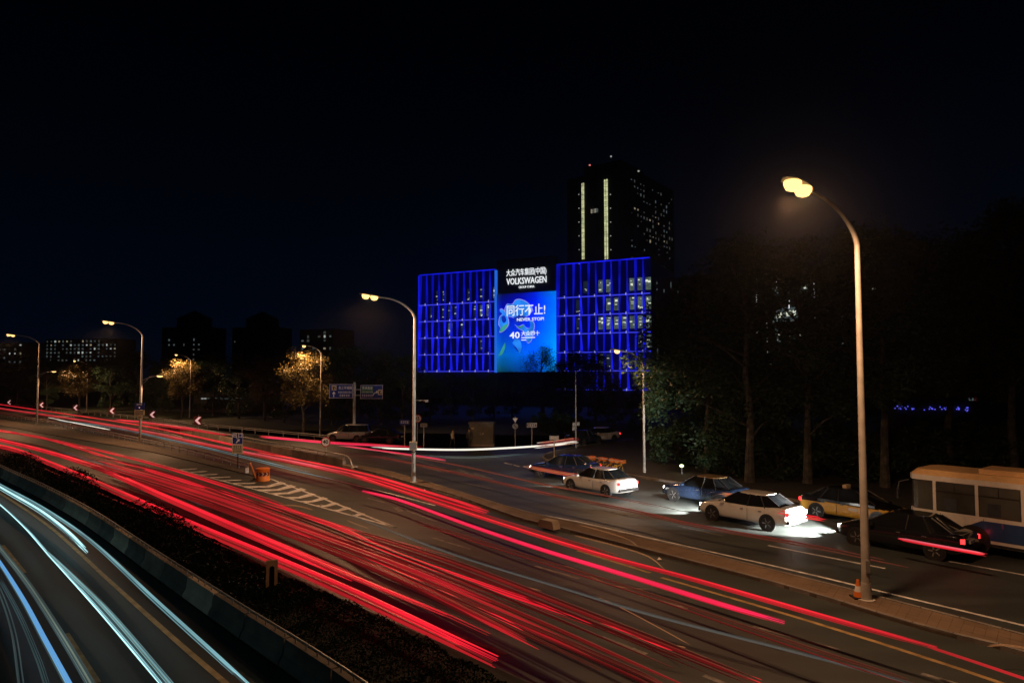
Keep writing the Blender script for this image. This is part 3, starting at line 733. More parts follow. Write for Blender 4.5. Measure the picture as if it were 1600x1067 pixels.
# cone
cn = thing('traffic_cone', 'orange traffic cone with dark base beside the nearest lamp pole', 'cone', P(1341, 934, .1))
q = MB(); q.box((0, 0, .025), (.36, .36, .05)); q.build('base', M['black'], cn)
q = MB(); q.lathe([(.13, .05), (.10, .2)], 16); q.build('cone_foot', M['orange'], cn, smooth=True)
q = MB(); q.lathe([(.10, .2), (.07, .36)], 16); q.build('white_band', M['sheet_white'], cn, smooth=True)
q = MB(); q.lathe([(.07, .36), (.035, .54), (.02, .55)], 16); q.build('tip', M['orange'], cn, smooth=True)
# concrete block on the island
cbk = thing('concrete_block', 'pale concrete block lying on the brick island', 'block', P(858, 824, .1), R(-50))
q = MB(); q.prism([(-.5, 0), (.5, 0), (.42, .26), (.34, .34), (-.36, .33), (-.46, .24)], -.2, .2, Matrix.Rotation(R(90), 4, 'X')); q.build('block', M['concrete_pale'], cbk)
# white litter bits
for i, (x, y) in enumerate([(663, 766), (1030, 874), (501, 790), (664, 862)]):
    q = MB(); q.add([(-.09, -.05, 0), (.08, -.06, .01), (.09, .05, .02), (-.06, .06, 0), (0, 0, .09)], [(0, 1, 4), (1, 2, 4), (2, 3, 4), (3, 0, 4), (0, 3, 2, 1)])
    tag(q.build('litter', M['white'], None, P(x, y, .02)), ['crumpled white scrap on the kerb near the second lamp', 'white scrap at the island kerb by the red streaks', 'white scrap on the lane below the gore tip', 'white scrap on the lane right of the arrows'][i], 'litter', 'scraps of litter on the road')
# electrical cabinet
ec = thing('electrical_cabinet', 'large brown electrical cabinet with double doors at the far corner', 'cabinet', P(753, 697), R(-6))
q = MB(); q.box((0, 0, .12), (2.4, 1.1, .24)); q.build('plinth', M['concrete'], ec)
q = MB(); q.box((0, 0, 1.2), (2.3, 1.0, 1.92)); q.build('case', M['box'], ec)
q = MB(); q.prism([(-1.28, 2.16), (1.28, 2.16), (1.2, 2.34), (-1.2, 2.34)], -.6, .6, Matrix.Rotation(R(90), 4, 'X')); q.build('lid', M['concrete_dark'], ec)
for x in (-.57, .57):
    q = MB(); q.box((x, -.512, 1.2), (1.1, .02, 1.8)); d_ = q.build('door', M['box'], ec)
    q = MB(); q.box((x*.12+(.02 if x > 0 else -.02), -.535, 1.2), (.04, .03, .22)); q.build('handle', M['steel'], d_)
    if x > 0:
        q = MB(); q.add([(.12, -.525, 1.2), (.28, -.525, 1.2), (.2, -.525, 1.36)], [(0, 1, 2)]); q.build('warning_mark', M['cream'], d_)
    else:
        q = MB(); q.box((x-.25, -.525, 1.78), (.3, .006, .06)); q.box((x-.25, -.525, 1.66), (.2, .006, .05)); q.build('plate', M['cream'], d_)

# ================================================================== VEHICLES
RD = Vector((-.62, .78, 0)).normalized(); RN = Vector((RD.y, -RD.x, 0))   # along the service road, and to its right
def car_meshes(kind):
    suv = kind == 'suv'
    body = [(2.30, .60, .34, .52, .56), (2.24, .74, .24, .62, .68), (2.0, .83, .20, .70, .78), (1.6, .88, .19, .76, .86), (1.0, .90, .19, .83, .93), (.3, .90, .19, .87, .95),
            (-.9, .90, .19, .90, .96), (-1.5, .90, .20, .93, 1.0), (-2.0, .87, .24, .93, 1.02), (-2.22, .80, .30, .88, .98), (-2.30, .72, .38, .80, .86)]
    body = [(x, w_, b, s_*1.05, t*1.04) for x, w_, b, s_, t in body]
    if suv: body = [(x, w_, b*1.3, s_*1.12, t*1.12) for x, w_, b, s_, t in body]
    q = MB(); n = 10; vs, fs = [], []
    for x, w_, zb, zs, zt in body:
        ring = [(w_*.78, zb), (w_*.96, zb+.10), (w_, (zb+zs)/2), (w_*.97, zs), (w_*.80, zt)]
        for y, z in ring: vs.append((x, y, z))
        for y, z in reversed(ring): vs.append((x, -y, z))
    for i in range(len(body)-1):
        for k in range(n): fs.append((i*n+k, i*n+(k+1) % n, (i+1)*n+(k+1) % n, (i+1)*n+k))
    fs += [tuple(range(n)), tuple(reversed([(len(body)-1)*n+k for k in range(n)]))]
    q.add(vs, fs); out = {'body': q}
    zt = 1.46 if not suv else 1.78; zb = .94 if not suv else 1.06
    bot = [(1.22, .64), (.75, .79), (-.4, .81), (-1.45 if not suv else -1.9, .79), (-2.02 if not suv else -2.22, .64)]
    topr = [(.30, .48), (.02, .57), (-.5, .59), (-.95 if not suv else -1.7, .57), (-1.16 if not suv else -1.98, .48)]
    if suv: topr = [(x, y*1.14) for x, y in topr]
    g_ = MB(); vs = [(x, y, zb) for x, y in bot]+[(x, -y, zb) for x, y in reversed(bot)]+[(x, y, zt-.03) for x, y in topr]+[(x, -y, zt-.03) for x, y in reversed(topr)]
    g_.add(vs, [(i, (i+1) % 10, 10+(i+1) % 10, 10+i) for i in range(10)]); out['glass'] = g_
    r_ = MB(); loop = [(x, y) for x, y in topr]+[(x, -y) for x, y in reversed(topr)]
    r_.add([(x*1.0, y*1.02, zt-.045) for x, y in loop]+[(x, y*.98, zt) for x, y in loop]+[(x*.9-.03, y*.8, zt+.03) for x, y in loop],
           [(i, (i+1) % 10, 10+(i+1) % 10, 10+i) for i in range(10)]+[(10+i, 10+(i+1) % 10, 20+(i+1) % 10, 20+i) for i in range(10)]+[tuple(range(20, 30))])
    out['roof'] = r_
    p_ = []
    for i in (0, 4):
        for sg in (1, -1): p_.append(MB()); p_[-1].tube([(bot[i][0], bot[i][1]*sg, zb-.02), (topr[i][0], topr[i][1]*sg, zt-.02)], .030, 6)
    for sg in (1, -1):
        for xb, xt in ((-.38, -.42), (-1.25 if not suv else -1.35, -.92 if not suv else -1.25)):
            p_.append(MB()); p_[-1].tube([(xb, .825*sg, zb-.02), (xt, (.60 if not suv else .68)*sg, zt-.02)], .026, 6)
    out['pillar'] = p_
    return out
_wheel = {}
def smooth_mesh(o, lv=2):
    o.modifiers.new('s', 'SUBSURF').levels = lv
    dg = bpy.context.evaluated_depsgraph_get(); dg.update(); me = bpy.data.meshes.new_from_object(o.evaluated_get(dg))
    o.modifiers.clear(); o.data = me; me.polygons.foreach_set('use_smooth', [True]*len(me.polygons))
M['car_glass'] = mat('car_glass', (.010, .012, .014), .08, 0, var=.1, spec=.6)
def wheel(parent, x, y, r):
    key = (round(r, 2), y > 0)
    if key not in _wheel:
        T = Matrix.Rotation(R(90), 4, 'X')
        a = MB(); a.lathe([(r*.66, -.10), (r*.94, -.11), (r, -.07), (r, .07), (r*.94, .11), (r*.66, .10)], 22, T)
        b_ = MB(); s_ = -1 if y > 0 else 1
        b_.lathe([(r*.68, .085), (r*.62, .105), (r*.2, .09), (r*.12, .115), (.01, .115)], 20, Matrix.Rotation(R(90)*s_, 4, 'X'))
        c_ = MB()
        for k in range(5):
            a_ = 2*math.pi*k/5; c_.box((math.cos(a_)*r*.4, -s_*.108, math.sin(a_)*r*.4), (r*.5, .02, .05), Matrix.Rotation(-a_, 3, 'Y'))
        _wheel[key] = (a.mesh('tyre', M['black'], True), b_.mesh('rim', M['plastic'], True), c_.mesh('spoke', M['chrome']))
    me = _wheel[key]; t = obj('wheel', me[0], parent, (x, y, r)); obj('rim', me[1], t); obj('spokes', me[2], t); return t
def car(label, base, heading, paint, kind='sedan', group=None, lights=True, beam=0, two=None, cat='car', tail='tail', glare=False):
    root = thing('car' if kind != 'suv' else 'suv', label, cat, base, math.atan2(heading.y, heading.x), group)
    ms = car_meshes(kind); suv = kind == 'suv'; dz = .1 if suv else 0
    b = ms['body'].build('body', [M[paint], M[two or paint]], root, smooth=True); smooth_mesh(b)
    if two and cat == 'taxi':
        for p in b.data.polygons: p.material_index = int(p.center.z > .80)
    gl_ = ms['glass'].build('window', M['car_glass'], root); gl_.data.polygons.foreach_set('use_smooth', [True]*len(gl_.data.polygons))
    smooth_mesh(ms['roof'].build('roof', M[two or paint], root, smooth=True), 1); [pp_.build('pillar', M['plastic'], root) for pp_ in ms['pillar']]
    r = .335 if not suv else .37
    for x in (1.42, -1.38):
        for sg in (1, -1):
            q = MB(); q.lathe([(r+.06, 0), (r+.06, .012)], 20, Matrix.Translation((x, .893*sg, r+.01)) @ Matrix.Rotation(R(-90*sg), 4, 'X')); q.build('wheel_arch', M['plastic'], root)
            wheel(root, x, .80*sg, r)
    for sg in (1, -1):
        q = MB(); q.box((2.19, .50*sg, .62+dz), (.16, .30, .11), Matrix.Rotation(R(-10*sg), 3, 'Z')); q.build('headlight', M['head' if lights and beam else 'chrome'], root)
        q = MB(); q.box((-2.21, .60*sg, .80+dz), (.14, .36, .16), Matrix.Rotation(R(14*sg), 3, 'Z')); q.build('tail_light', M[tail if lights else 'darkred'], root)
        q = MB(); q.box((.78, .96*sg, .98+dz), (.12, .18, .11)); q.build('mirror', M[paint], root)
        if glare:
            q = MB(); q.box((-2.25, .40*sg, .62), (.1, .30, .13)); q.build('rear_glare_box', M['rear_white'], root)  # added glowing boxes for the headlight glare on the car's rear
        q = MB(); q.box((-.42, .905*sg, .60+dz), (.012, .015, .5)); q.build('door_seam', M['plastic'], root)
        for hx in (-.15, -1.05):
            q = MB(); q.box((hx, .912*sg, .80+dz), (.16, .03, .03)); q.build('handle', M['chrome'], root)
    q = MB(); q.box((-2.27, 0, .46+dz), (.12, 1.5, .16)); q.build('bumper', M['plastic'], root)
    q = MB(); q.box((2.27, 0, .40+dz), (.12, 1.4, .16)); q.build('bumper', M['plastic'], root)
    q = MB(); q.box((-2.31, 0, .72+dz), (.03, .46, .13)); q.build('number_plate', M['white'], root)
    q = MB(); q.box((2.31, 0, .55+dz), (.04, .9, .10)); q.build('grille', M['plastic'], root)
    if two:
        for sg in (1, -1):
            pass
    if beam and lights:
        for sg in (1, -1):
            lamp('headlight_beam', 'SPOT', beam, (1, .95, .86), root, (2.36, .6*sg, .62), .06, R(75), (R(86), 0, R(-90)), .6)
    return root
M['car_white'] = mat('car_white', (.70, .70, .69), .25, 0, var=.05, coat=.6)
M['car_silver'] = mat('car_silver', (.60, .60, .59), .3, .4, var=.05, coat=.6)
M['car_black'] = mat('car_black', (.012, .013, .016), .2, 0, var=.1, coat=.8)
M['car_blue'] = mat('car_deep_blue', (.012, .022, .05), .2, 0, var=.1, coat=.8)
M['car_tan'] = mat('car_tan', (.30, .20, .10), .3, .1, var=.1, coat=.6)
M['car_yellow'] = mat('car_yellow', (.62, .36, .05), .3, 0, var=.08, coat=.6)
M['bus_white'] = mat('bus_white', (.70, .68, .64), .35, 0, var=.08, coat=.4)
M['bus_blue'] = mat('bus_blue', (.02, .06, .20), .35, 0, var=.1, coat=.4)
M['bus_glass'] = mat('bus_glass', (.075, .08, .07), .18, 0, var=.55, scale=.5, spec=.35)
M['bus_seat'] = mat('bus_seat', (.03, .035, .05), .8)
M['bus_roof_lamplit'] = mat('bus_roof_lamplit', (.70, .45, .22), .4, 0, var=.1)  # white roof with the orange lamplight put into its colour
R4 = P(1247, 831)                                   # rear bumper of the white car
def along(t, lat, d0=R4): return d0+RD*t+RN*lat
CGP = 'cars moving along the service road'
car('white car with bright rear glare, largest of the moving cars, left of the bus', along(2.3, 0), RD, 'car_white', group=CGP, beam=3200, glare=True)
car('pale car with bright rear glare just behind the slim lamp pole', along(12.4, .5), RD, 'car_white', group=CGP, beam=300, glare=True)
car('dark blue car with tan roof beside the white car, in the kerbside lane', along(6.6, 2.6), RD, 'car_blue', group=CGP, two='car_tan', beam=160)
car('small dark car with one red rear light glowing by the parked bicycles', P(882, 745), Vector((-.88, .47, 0)), 'car_blue', group=CGP, beam=60)
car('black car with red rear lights half hidden beside the long bus', along(-4.1, .5), RD, 'car_black', group=CGP, beam=9000)
# parked taxi facing the camera side
tx = car('parked taxi, yellow below and dark above, behind the nearest lamp pole', P(1336, 813), -RD, 'car_yellow', group='parked cars', lights=True, two='car_black', cat='taxi')
for sg in (1, -1):
    q = MB(); q.box((.35, .908*sg, .66), (.42, .012, .12)); q.build('door_sticker', M['white'], tx)
    q = MB(); q.box((0, .872*sg, .90), (2.6, .06, .10)); q.build('waist_band', M['car_black'], tx)
q = MB(); q.box((-.35, 0, 1.55), (.18, .42, .13)); q.build('roof_sign', M['cream'], tx)
car('parked silver SUV seen from the side behind the direction sign post', P(546, 690), Vector((-.93, .3, 0)), 'car_silver', 'suv', group='parked cars', lights=False)
car('parked black car right behind the silver SUV, with faint rear glints', P(596, 692), Vector((-.93, .3, 0)), 'car_black', group='parked cars', lights=False)
car('parked dark car in the side street left of the signal pole, lights off', P(912, 694.5), Vector((.6, .8, 0)), 'car_black', group='parked cars', lights=False)
car('white car waiting in the side street just right of the signal pole', P(935, 690), Vector((-.8, -.5, 0)), 'car_white', group='parked cars', lights=True, beam=25)

# bus
FB = P(1600, 1025)+RD*0
i0 = Vector((13.1, 17.5, 0))
fc = i0+RN*(8.9+1.2)+RD*6.4
bus = thing('bus', 'long white and blue city bus with lit orange roof at the right edge', 'bus', fc, math.atan2(RD.y, RD.x))
Lb, Wb, Hb = 11.0, 1.22, 3.02
def bus_section(z0, z1, inset=0):
    c = .35
    pts = [(0-inset-.0, -Wb+c+inset), (-c*.5-inset, -Wb+.05+inset), (-c-inset, -Wb+inset), (-Lb+.15, -Wb+inset), (-Lb, -Wb+.15+inset)]
    return pts+[(x, -y) for x, y in reversed(pts)]
q = MB(); q.prism(bus_section(0, 0), .36, 1.42); b = q.build('lower_body', M['bus_white'], bus)
q = MB(); q.prism(bus_section(0, 0, .04), 1.42, 2.62); q.build('window_band', M['bus_glass'], bus)
q = MB(); q.prism(bus_section(0, 0, .0), 2.58, 2.78); q.build('cornice', M['bus_white'], bus)
q = MB(); ps = bus_section(0, 0, .02); pt = bus_section(0, 0, .22)
q.add([(x, y, 2.78) for x, y in ps]+[(x, y, 2.98) for x, y in pt], [(i, (i+1) % 10, 10+(i+1) % 10, 10+i) for i in range(10)]+[tuple(range(10, 20))]); q.build('roof', M['bus_roof_lamplit'], bus)
for sg in (1, -1):
    for k in range(7):
        x0 = -1.0-k*1.45; q = MB(); q.box((x0-.70, (Wb-.03)*sg, 1.98), (1.30, .04, 1.02)); q.build('window', M['bus_glass'], bus)
        q = MB(); q.box((x0, (Wb-.02)*sg, 2.0), (.11, .05, 1.16)); q.build('pillar', M['bus_white'], bus)
        q = MB(); q.box((x0-.70, (Wb-.005)*sg, 2.2), (1.30, .03, .035)); q.build('window_bar', M['plastic'], bus)
        q = MB(); q.box((x0-.70, (Wb-.006)*sg, 2.34), (.03, .03, .26)); q.build('window_bar', M['plastic'], bus)
        q = MB(); q.box((x0-.2, (Wb+.001)*sg, .9), (.015, .012, .9)); q.build('panel_seam', M['plastic'], bus)
        q = MB(); q.box((x0-.55, (Wb-.012)*sg, 1.72), (.42, .012, .46)); q.build('seat_back', M['bus_seat'], bus)
    pl_ = [(-1.6, .75), (-2.6, 1.28), (-10.9, 1.30), (-10.9, .62), (-1.2, .58)]
    q = MB(); q.prism(pl_, -.008, .008, Matrix.Translation((0, (Wb+.005)*sg, 0)) @ Matrix.Rotation(R(90), 4, 'X')); q.build('blue_stripe', M['bus_blue'], bus)
    for x in (-2.3, -8.3):
        q = MB(); q.lathe([(.56, 0), (.56, .02)], 24, Matrix.Translation((x, (Wb+.012)*sg, .52)) @ Matrix.Rotation(R(-90*sg), 4, 'X')); q.build('wheel_arch', M['plastic'], bus)
        wheel(bus, x, (Wb-.08)*sg, .48)
    q = MB(); q.box((-.06, .85*sg, .72), (.14, .34, .2)); q.build('headlight', M['chrome'], bus)
    q = MB(); q.tube([(0, 1.0*sg, 2.5), (.3, 1.2*sg, 2.4), (.32, 1.25*sg, 2.15)], .03, 6); q.box((.32, 1.27*sg, 1.95), (.08, .2, .4)); q.build('mirror', M['plastic'], bus)
    q = MB(); q.box((-Lb+.01, .95*sg, 1.0), (.06, .2, .3)); q.build('tail_light', M['tail'], bus)
q = MB(); q.box((-5.5, 0, .42), (10.4, 2.46, .10)); q.build('skirt', M['plastic'], bus)
q = MB(); q.box((-.02, 0, 2.66), (.06, 1.5, .2)); q.build('destination_display', M['plastic'], bus)
q = MB(); q.box((-3.5, 0, 3.06), (2.2, 1.5, .2)); q.build('roof_unit', M['bus_roof_lamplit'], bus)

# ------------------------------------------------------------------ bicycles
def bicycle():
    root = thing('bicycle', 'x', 'bicycle')
    for x in (-.52, .52):
        T = Matrix.Translation((x, 0, .33)) @ Matrix.Rotation(R(90), 4, 'X')
        pts = [T @ Vector((.31*math.cos(2*math.pi*k/20), .31*math.sin(2*math.pi*k/20), 0)) for k in range(21)]
        q = MB(); q.tube(pts, .025, 6, False); wv = q.build('wheel', M['black'], root)
        q = MB(); q.tube([T @ Vector((.29*math.cos(2*math.pi*k/20), .29*math.sin(2*math.pi*k/20), 0)) for k in range(21)], .012, 4, False); q.build('rim', M['chrome'], wv)
        q = MB()
        for k in range(6):
            a = math.pi*k/6; q.tube([T @ Vector((.29*math.cos(a), .29*math.sin(a), 0)), T @ Vector((-.29*math.cos(a), -.29*math.sin(a), 0))], .006, 4)
        q.build('spokes', M['steel'], wv)
    q = MB()
    for a, b in (((-.52, 0, .33), (-.15, 0, .30)), ((-.15, 0, .30), (-.25, 0, .80)), ((-.15, 0, .30), (.38, 0, .78)), ((-.24, 0, .68), (.38, 0, .78)), ((-.52, 0, .33), (-.24, 0, .68)), ((.52, 0, .33), (.36, 0, .92))):
        q.tube([a, b], .025, 6)
    q.build('frame', M['yellow'], root)
    q = MB(); q.tube([(.36, -.28, 1.0), (.34, 0, .95), (.36, .28, 1.0)], .018, 6); q.build('handlebar', M['steel'], root)
    q = MB(); q.prism([(-.40, .06), (-.40, -.06), (-.12, -.03), (-.12, .03)], .80, .86); q.build('saddle', M['plastic'], root)
    q = MB(); q.box((.58, 0, .82), (.28, .32, .02)); q.box((.72, 0, .92), (.02, .32, .22)); q.box((.44, 0, .92), (.02, .32, .22)); q.box((.58, .16, .92), (.28, .02, .22)); q.box((.58, -.16, .92), (.28, .02, .22)); q.build('basket', M['orange'], root)
    q = MB(); q.tube([(-.52+.36*math.cos(R(a)), 0, .33+.36*math.sin(R(a))) for a in range(20, 161, 20)], .035, 6); q.build('mudguard', M['yellow'], root)
    return root
bk = bicycle(); BG = 'yellow shared bicycles parked in a row at the kerb'
bl_ = ['leftmost bicycle in the row at the kerb', 'yellow bicycle second from the left in the kerb row', 'yellow bicycle third from the left in the kerb row', 'yellow bicycle in the middle of the kerb row, left of its neighbour',
       'yellow bicycle fifth from the left in the kerb row', 'yellow bicycle third from the right in the kerb row', 'yellow bicycle next to last in the kerb row', 'rightmost bicycle in the row, closest to the pale car']
for i in range(8):
    o = bk if i == 0 else copy_tree(bk)
    o.location = P(917+i*7.2, 737+i*1.1, .13); o.rotation_euler = (R(rng.uniform(-6, 6)), 0, R(rng.uniform(38, 70))); o['label'] = bl_[i]; o['group'] = BG

# ------------------------------------------------------------------ people
def person(label, base, rz, bodymat, legmat, hair, stride=.18):
    root = thing('person', label, 'person', base, rz, 'people at the far corner')
    V = [(0, 0, .95), (0, 0, 1.15), (0, .01, 1.38), (0, 0, 1.50), (0, -.02, 1.62), (0, -.03, 1.70),
         (.10, 0, .90), (.11, -stride, .50), (.11, -stride*.6, .09), (.11, -stride*.6-.16, .05),
         (-.10, 0, .90), (-.11, stride*.6, .50), (-.11, stride*1.5, .10), (-.11, stride*1.5-.15, .05),
         (.19, 0, 1.40), (.24, .06, 1.14), (.23, -.04, .90), (.23, -.08, .82), (-.19, 0, 1.40), (-.24, -.04, 1.14), (-.22, -.16, .94), (-.22, -.21, .87)]
    E = [(0, 1), (1, 2), (2, 3), (3, 4), (4, 5), (0, 6), (6, 7), (7, 8), (8, 9), (0, 10), (10, 11), (11, 12), (12, 13), (2, 14), (14, 15), (15, 16), (16, 17), (2, 18), (18, 19), (19, 20), (20, 21)]
    Rd = [(.15, .11), (.14, .10), (.16, .11), (.06, .06), (.085, .10), (.07, .08), (.09, .09), (.062, .062), (.042, .042), (.04, .035), (.09, .09), (.062, .062), (.042, .042), (.04, .035),
          (.06, .06), (.045, .045), (.035, .035), (.03, .03), (.06, .06), (.045, .045), (.035, .035), (.03, .03)]
    me = bpy.data.meshes.new('body'); me.from_pydata(V, E, []); t = bpy.data.objects.new('body', me); col.objects.link(t)
    md = t.modifiers.new('s', 'SKIN'); 
    for i, r_ in enumerate(Rd): me.skin_vertices[0].data[i].radius = r_
    me.skin_vertices[0].data[0].use_root = True
    t.modifiers.new('u', 'SUBSURF').levels = 1
    dg = bpy.context.evaluated_depsgraph_get(); dg.update(); m2 = bpy.data.meshes.new_from_object(t.evaluated_get(dg)); bpy.data.objects.remove(t)
    m2.materials.clear(); skin = M.setdefault('skin', mat('skin', (.45, .28, .2), .6))
    for q_ in (M[bodymat], M[legmat], skin): m2.materials.append(q_)
    for p in m2.polygons:
        z = p.center.z; p.material_index = 2 if (z > 1.48 or (z < .93 and abs(p.center.x) > .19)) else (0 if z > .9 else 1); p.use_smooth = True
    b = obj('body', m2, root)
    q = MB(); q.lathe([(.05, .11), (.095, .06), (.11, 0), (.10, -.06)], 12, Matrix.Translation((0, .02, 1.70))); q.build('hair', M[hair], root, smooth=True)
    return root
person('person in a pale jacket and dark trousers walking at the far corner', P(707, 700), R(60), 'cream', 'plastic', 'black')
person('person in dark clothes standing against the electrical cabinet', P(733, 698.5), R(-20), 'darksteel', 'plastic', 'black', .04)

# ================================================================== TREES
def crown_mesh(name, seed, H, rx, z0, nclump, nleaf, leaf, m, droop=0):
    rg = random.Random(seed); q = MB(); cl = []
    for i in range(nclump):
        u = rg.random(); a = rg.uniform(0, 2*math.pi); z = z0+(H-z0)*(rg.random()**.9)
        t = (z-z0)/(H-z0); rr = rx*(math.sin(math.pi*min(1, .12+.83*t))**.7)*(u**.45)
        cl.append((Vector((rr*math.cos(a), rr*math.sin(a), z)), rg.uniform(.45, 1.0)*rx*.34))
    for i in range(nleaf):
        c, r_ = cl[rg.randrange(nclump)]
        d = Vector((rg.gauss(0, 1), rg.gauss(0, 1), rg.gauss(0, .75))); d = d.normalized()*r_*(rg.random()**.4)
        p = c+d
        if droop: p.z -= rg.random()*droop
        leaf_quad(q, p, leaf*rg.uniform(.6, 1.3), rg)
    return q.mesh(name, m), cl
def trunk_mesh(name, seed, H, z0, r, cl):
    rg = random.Random(seed+50); q = MB()
    pts = [Vector((0, 0, -.1))]; k = 7
    for i in range(1, k+1): pts.append(Vector((rg.uniform(-.16, .16)*i/3, rg.uniform(-.16, .16)*i/3, H*.78*i/k)))
    q.tube(pts, [r*1.35]+[r*(1-.12*i) for i in range(k)], 9)
    for c, r_ in cl[:14]:
        h = min(max(z0*.75, c.z-1.8), H*.75); f = h/(H*.78)*k; i = min(k-1, int(f)); s = pts[i].lerp(pts[i+1], f-i)
        mid = s.lerp(c, .5)+Vector((rg.uniform(-.2, .2), rg.uniform(-.2, .2), .15)); q.tube([s, mid, c], [r*.38, r*.22, r*.07], 5)
    return q.mesh(name, M['bark'], True)
KINDS = {}
def kind(key, seed, H, rx, z0, nc, nl, leaf, m, r, droop=0):
    cm, cl = crown_mesh('crown', seed, H, rx, z0, nc, nl, leaf, M[m], droop); KINDS[key] = (cm, trunk_mesh('trunk', seed, H, z0, r, cl), H)
kind('tall_a', 1, 15, 4.6, 3.6, 74, 10000, .14, 'leaf', .26)
kind('tall_b', 2, 15, 4.4, 3.9, 70, 9000, .14, 'leaf', .24)
kind('tall_c', 3, 13, 5.0, 2.4, 90, 24000, .14, 'leaf', .22)
kind('tall_d', 12, 15, 4.5, 5.3, 90, 23000, .14, 'leaf', .24)
kind('mid_a', 4, 9, 3.6, .9, 50, 8000, .13, 'leaf', .18)
kind('mid_b', 5, 9, 3.2, .9, 46, 8000, .13, 'leaf', .17)
kind('dry', 6, 9.6, 3.4, 3.0, 50, 9000, .14, 'leaf_dry', .18)
kind('willow', 8, 11, 3.6, 4.0, 46, 14000, .09, 'leaf', .24, 2.6)
kind('bush', 9, 2.2, 1.9, .2, 30, 4000, .10, 'leaf', .06)
def tree(k, label, x, y_, scale=1, group=None, cat='tree', name='tree'):
    r_ = thing(name, label, cat, (x, y_, .0), rng.uniform(0, 6.28), group)
    r_.scale = (scale*rng.uniform(.95, 1.05), scale*rng.uniform(.95, 1.05), scale)
    obj('trunk' if cat == 'tree' else 'stem', KINDS[k][1], r_); obj('crown', KINDS[k][0], r_); return r_
def at(px, d): return ((px-800)/F*d, d)
# right-hand grove on the pavement
RT = [('tall_c', 1104, 47, 1.0, 'broad tree lit on its left by the slim lamp'), ('tall_a', 1168, 43, 1.0, 'tall tree with pale scarred trunk behind the white car'),
      ('tall_b', 1258, 42.5, 1.0, 'tall tree with straight trunk between the white car and the lamp pole'), ('tall_d', 1378, 41, 1.02, 'tall leaning dark tree just right of the nearest lamp pole'),
      ('tall_d', 1480, 44, 1.03, 'dark tall tree above the front of the bus'), ('tall_d', 1580, 42, 1.12, 'dark tall tree above the bus at the right edge'),
      ('tall_a', 1690, 44, 1.1, 'dark tree cut by the right picture edge')]
for k, px, d, s, lb in RT: tree(k, lb, *at(px, d), s, 'tall trees along the right pavement')
for k, px, d, s in [('tall_b', 1110, 58, 1.0), ('tall_a', 1310, 58, 1.05), ('tall_d', 1425, 60, 1.05), ('tall_d', 1530, 60, 1.15), ('tall_a', 1640, 60, 1.1)]:
    tree(k, {1110: 'dark second row tree right of the broad lit tree', 1310: 'dark second row tree just left of the tallest lamp pole', 1425: 'dark second row tree above the left end of the blue light string',
             1530: 'dark second row tree above the right end of the blue light string', 1640: 'dark second row tree at the right picture edge'}[px], *at(px, d), s, 'second row of dark trees')
# lit trees below the small lamps
tree('dry', 'leftmost of the three lamplit autumn trees, below a small lamp', *at(126, 127.5), .92, 'lamplit trees')
tree('dry', 'lamplit autumn tree in the middle, right of the blue sign pole', *at(287, 113.5), .93, 'lamplit trees')
tree('dry', 'nearest lamplit autumn tree, left of the direction boards', *at(476, 79.5), .98, 'lamplit trees')
# dark trees behind the far rail
FAR = ['dark tree cut by the left picture edge', 'dark tree left of the leftmost tall lamp pole', 'dark tree just right of the leftmost tall lamp pole', 'dark tree left of the pole with the blue lane sign',
       'dark tree directly behind the pole with the blue lane sign', 'dark tree between the blue lane sign and the middle lamplit tree', 'dark tree just right of the middle lamplit tree', 'dark tree above the blue exit sign',
       'dim yellowish tree between the exit sign and the nearest lamplit tree', 'dark tree touching the left side of the nearest lamplit tree', 'dark tree behind the left blue direction board',
       'dark tree directly behind the post of the direction boards', 'dark tree behind the right blue direction board', 'dark tree just left of the lamp pole with the metal box']
for i, (px, d, k, s) in enumerate([(-40, 150, 'mid_a', 1.2), (30, 150, 'mid_b', 1.25), (75, 140, 'mid_a', 1.1), (175, 135, 'mid_b', 1.1), (215, 130, 'mid_a', 1.2), (255, 128, 'mid_b', 1.1), (335, 118, 'mid_a', 1.15),
                                   (375, 110, 'mid_b', 1.1), (415, 105, 'dry', .95), (445, 100, 'mid_a', 1.0), (520, 95, 'mid_b', 1.1), (550, 98, 'mid_a', 1.15), (595, 96, 'mid_b', 1.1), (630, 92, 'mid_a', 1.0)]):
    tree(k, FAR[i], *at(px, d), s, 'dark trees behind the far guard rail')
NEARB = ['dark bushy tree below the left end of the blue fins', 'dark bushy tree above the walking person', 'dark bushy tree behind the left side of the electrical cabinet', 'dark bushy tree behind the right side of the electrical cabinet',
         'tallest dark bushy tree just right of the screen', 'dark bushy tree under the right fin wing, left of the slim lamp', 'low dark bushy tree under the lit lowest fins', 'low dark bushy tree right behind the slim lamp pole',
         'dark bushy tree below the left edge of the screen', 'dark bushy tree between the willow and the thin signal pole']
for i, (px, d, k, s) in enumerate([(672, 105, 'mid_a', .74), (705, 110, 'mid_b', .76), (740, 108, 'mid_a', .74), (772, 112, 'mid_b', .76), (900, 112, 'mid_a', 1.12), (930, 104, 'mid_b', 1.1), (960, 92, 'mid_a', .60), (1000, 80, 'mid_b', .62), (800, 114, 'mid_b', .78), (880, 108, 'mid_b', .95)]):
    tree(k, NEARB[i], *at(px, d), s, 'dark trees in front of the office building')
tree('willow', 'willow standing in front of the bright screen', *at(848, 112), 1.04).scale = (1.4, 1.4, 1.06)
for i, (px, d, s) in enumerate([(848, 82, 1.0), (868, 80, 1.1), (886, 79, 1.0), (905, 80, .9)]):
    tree('bush', ['rounded shrub left in the row behind the name sign', 'tallest rounded shrub behind the low pale sign', 'rounded shrub between low pale sign and signal pole', 'rounded shrub next to the signal pole'][i], *at(px, d), s, 'shrubs at the street corner', 'shrub', 'shrub')
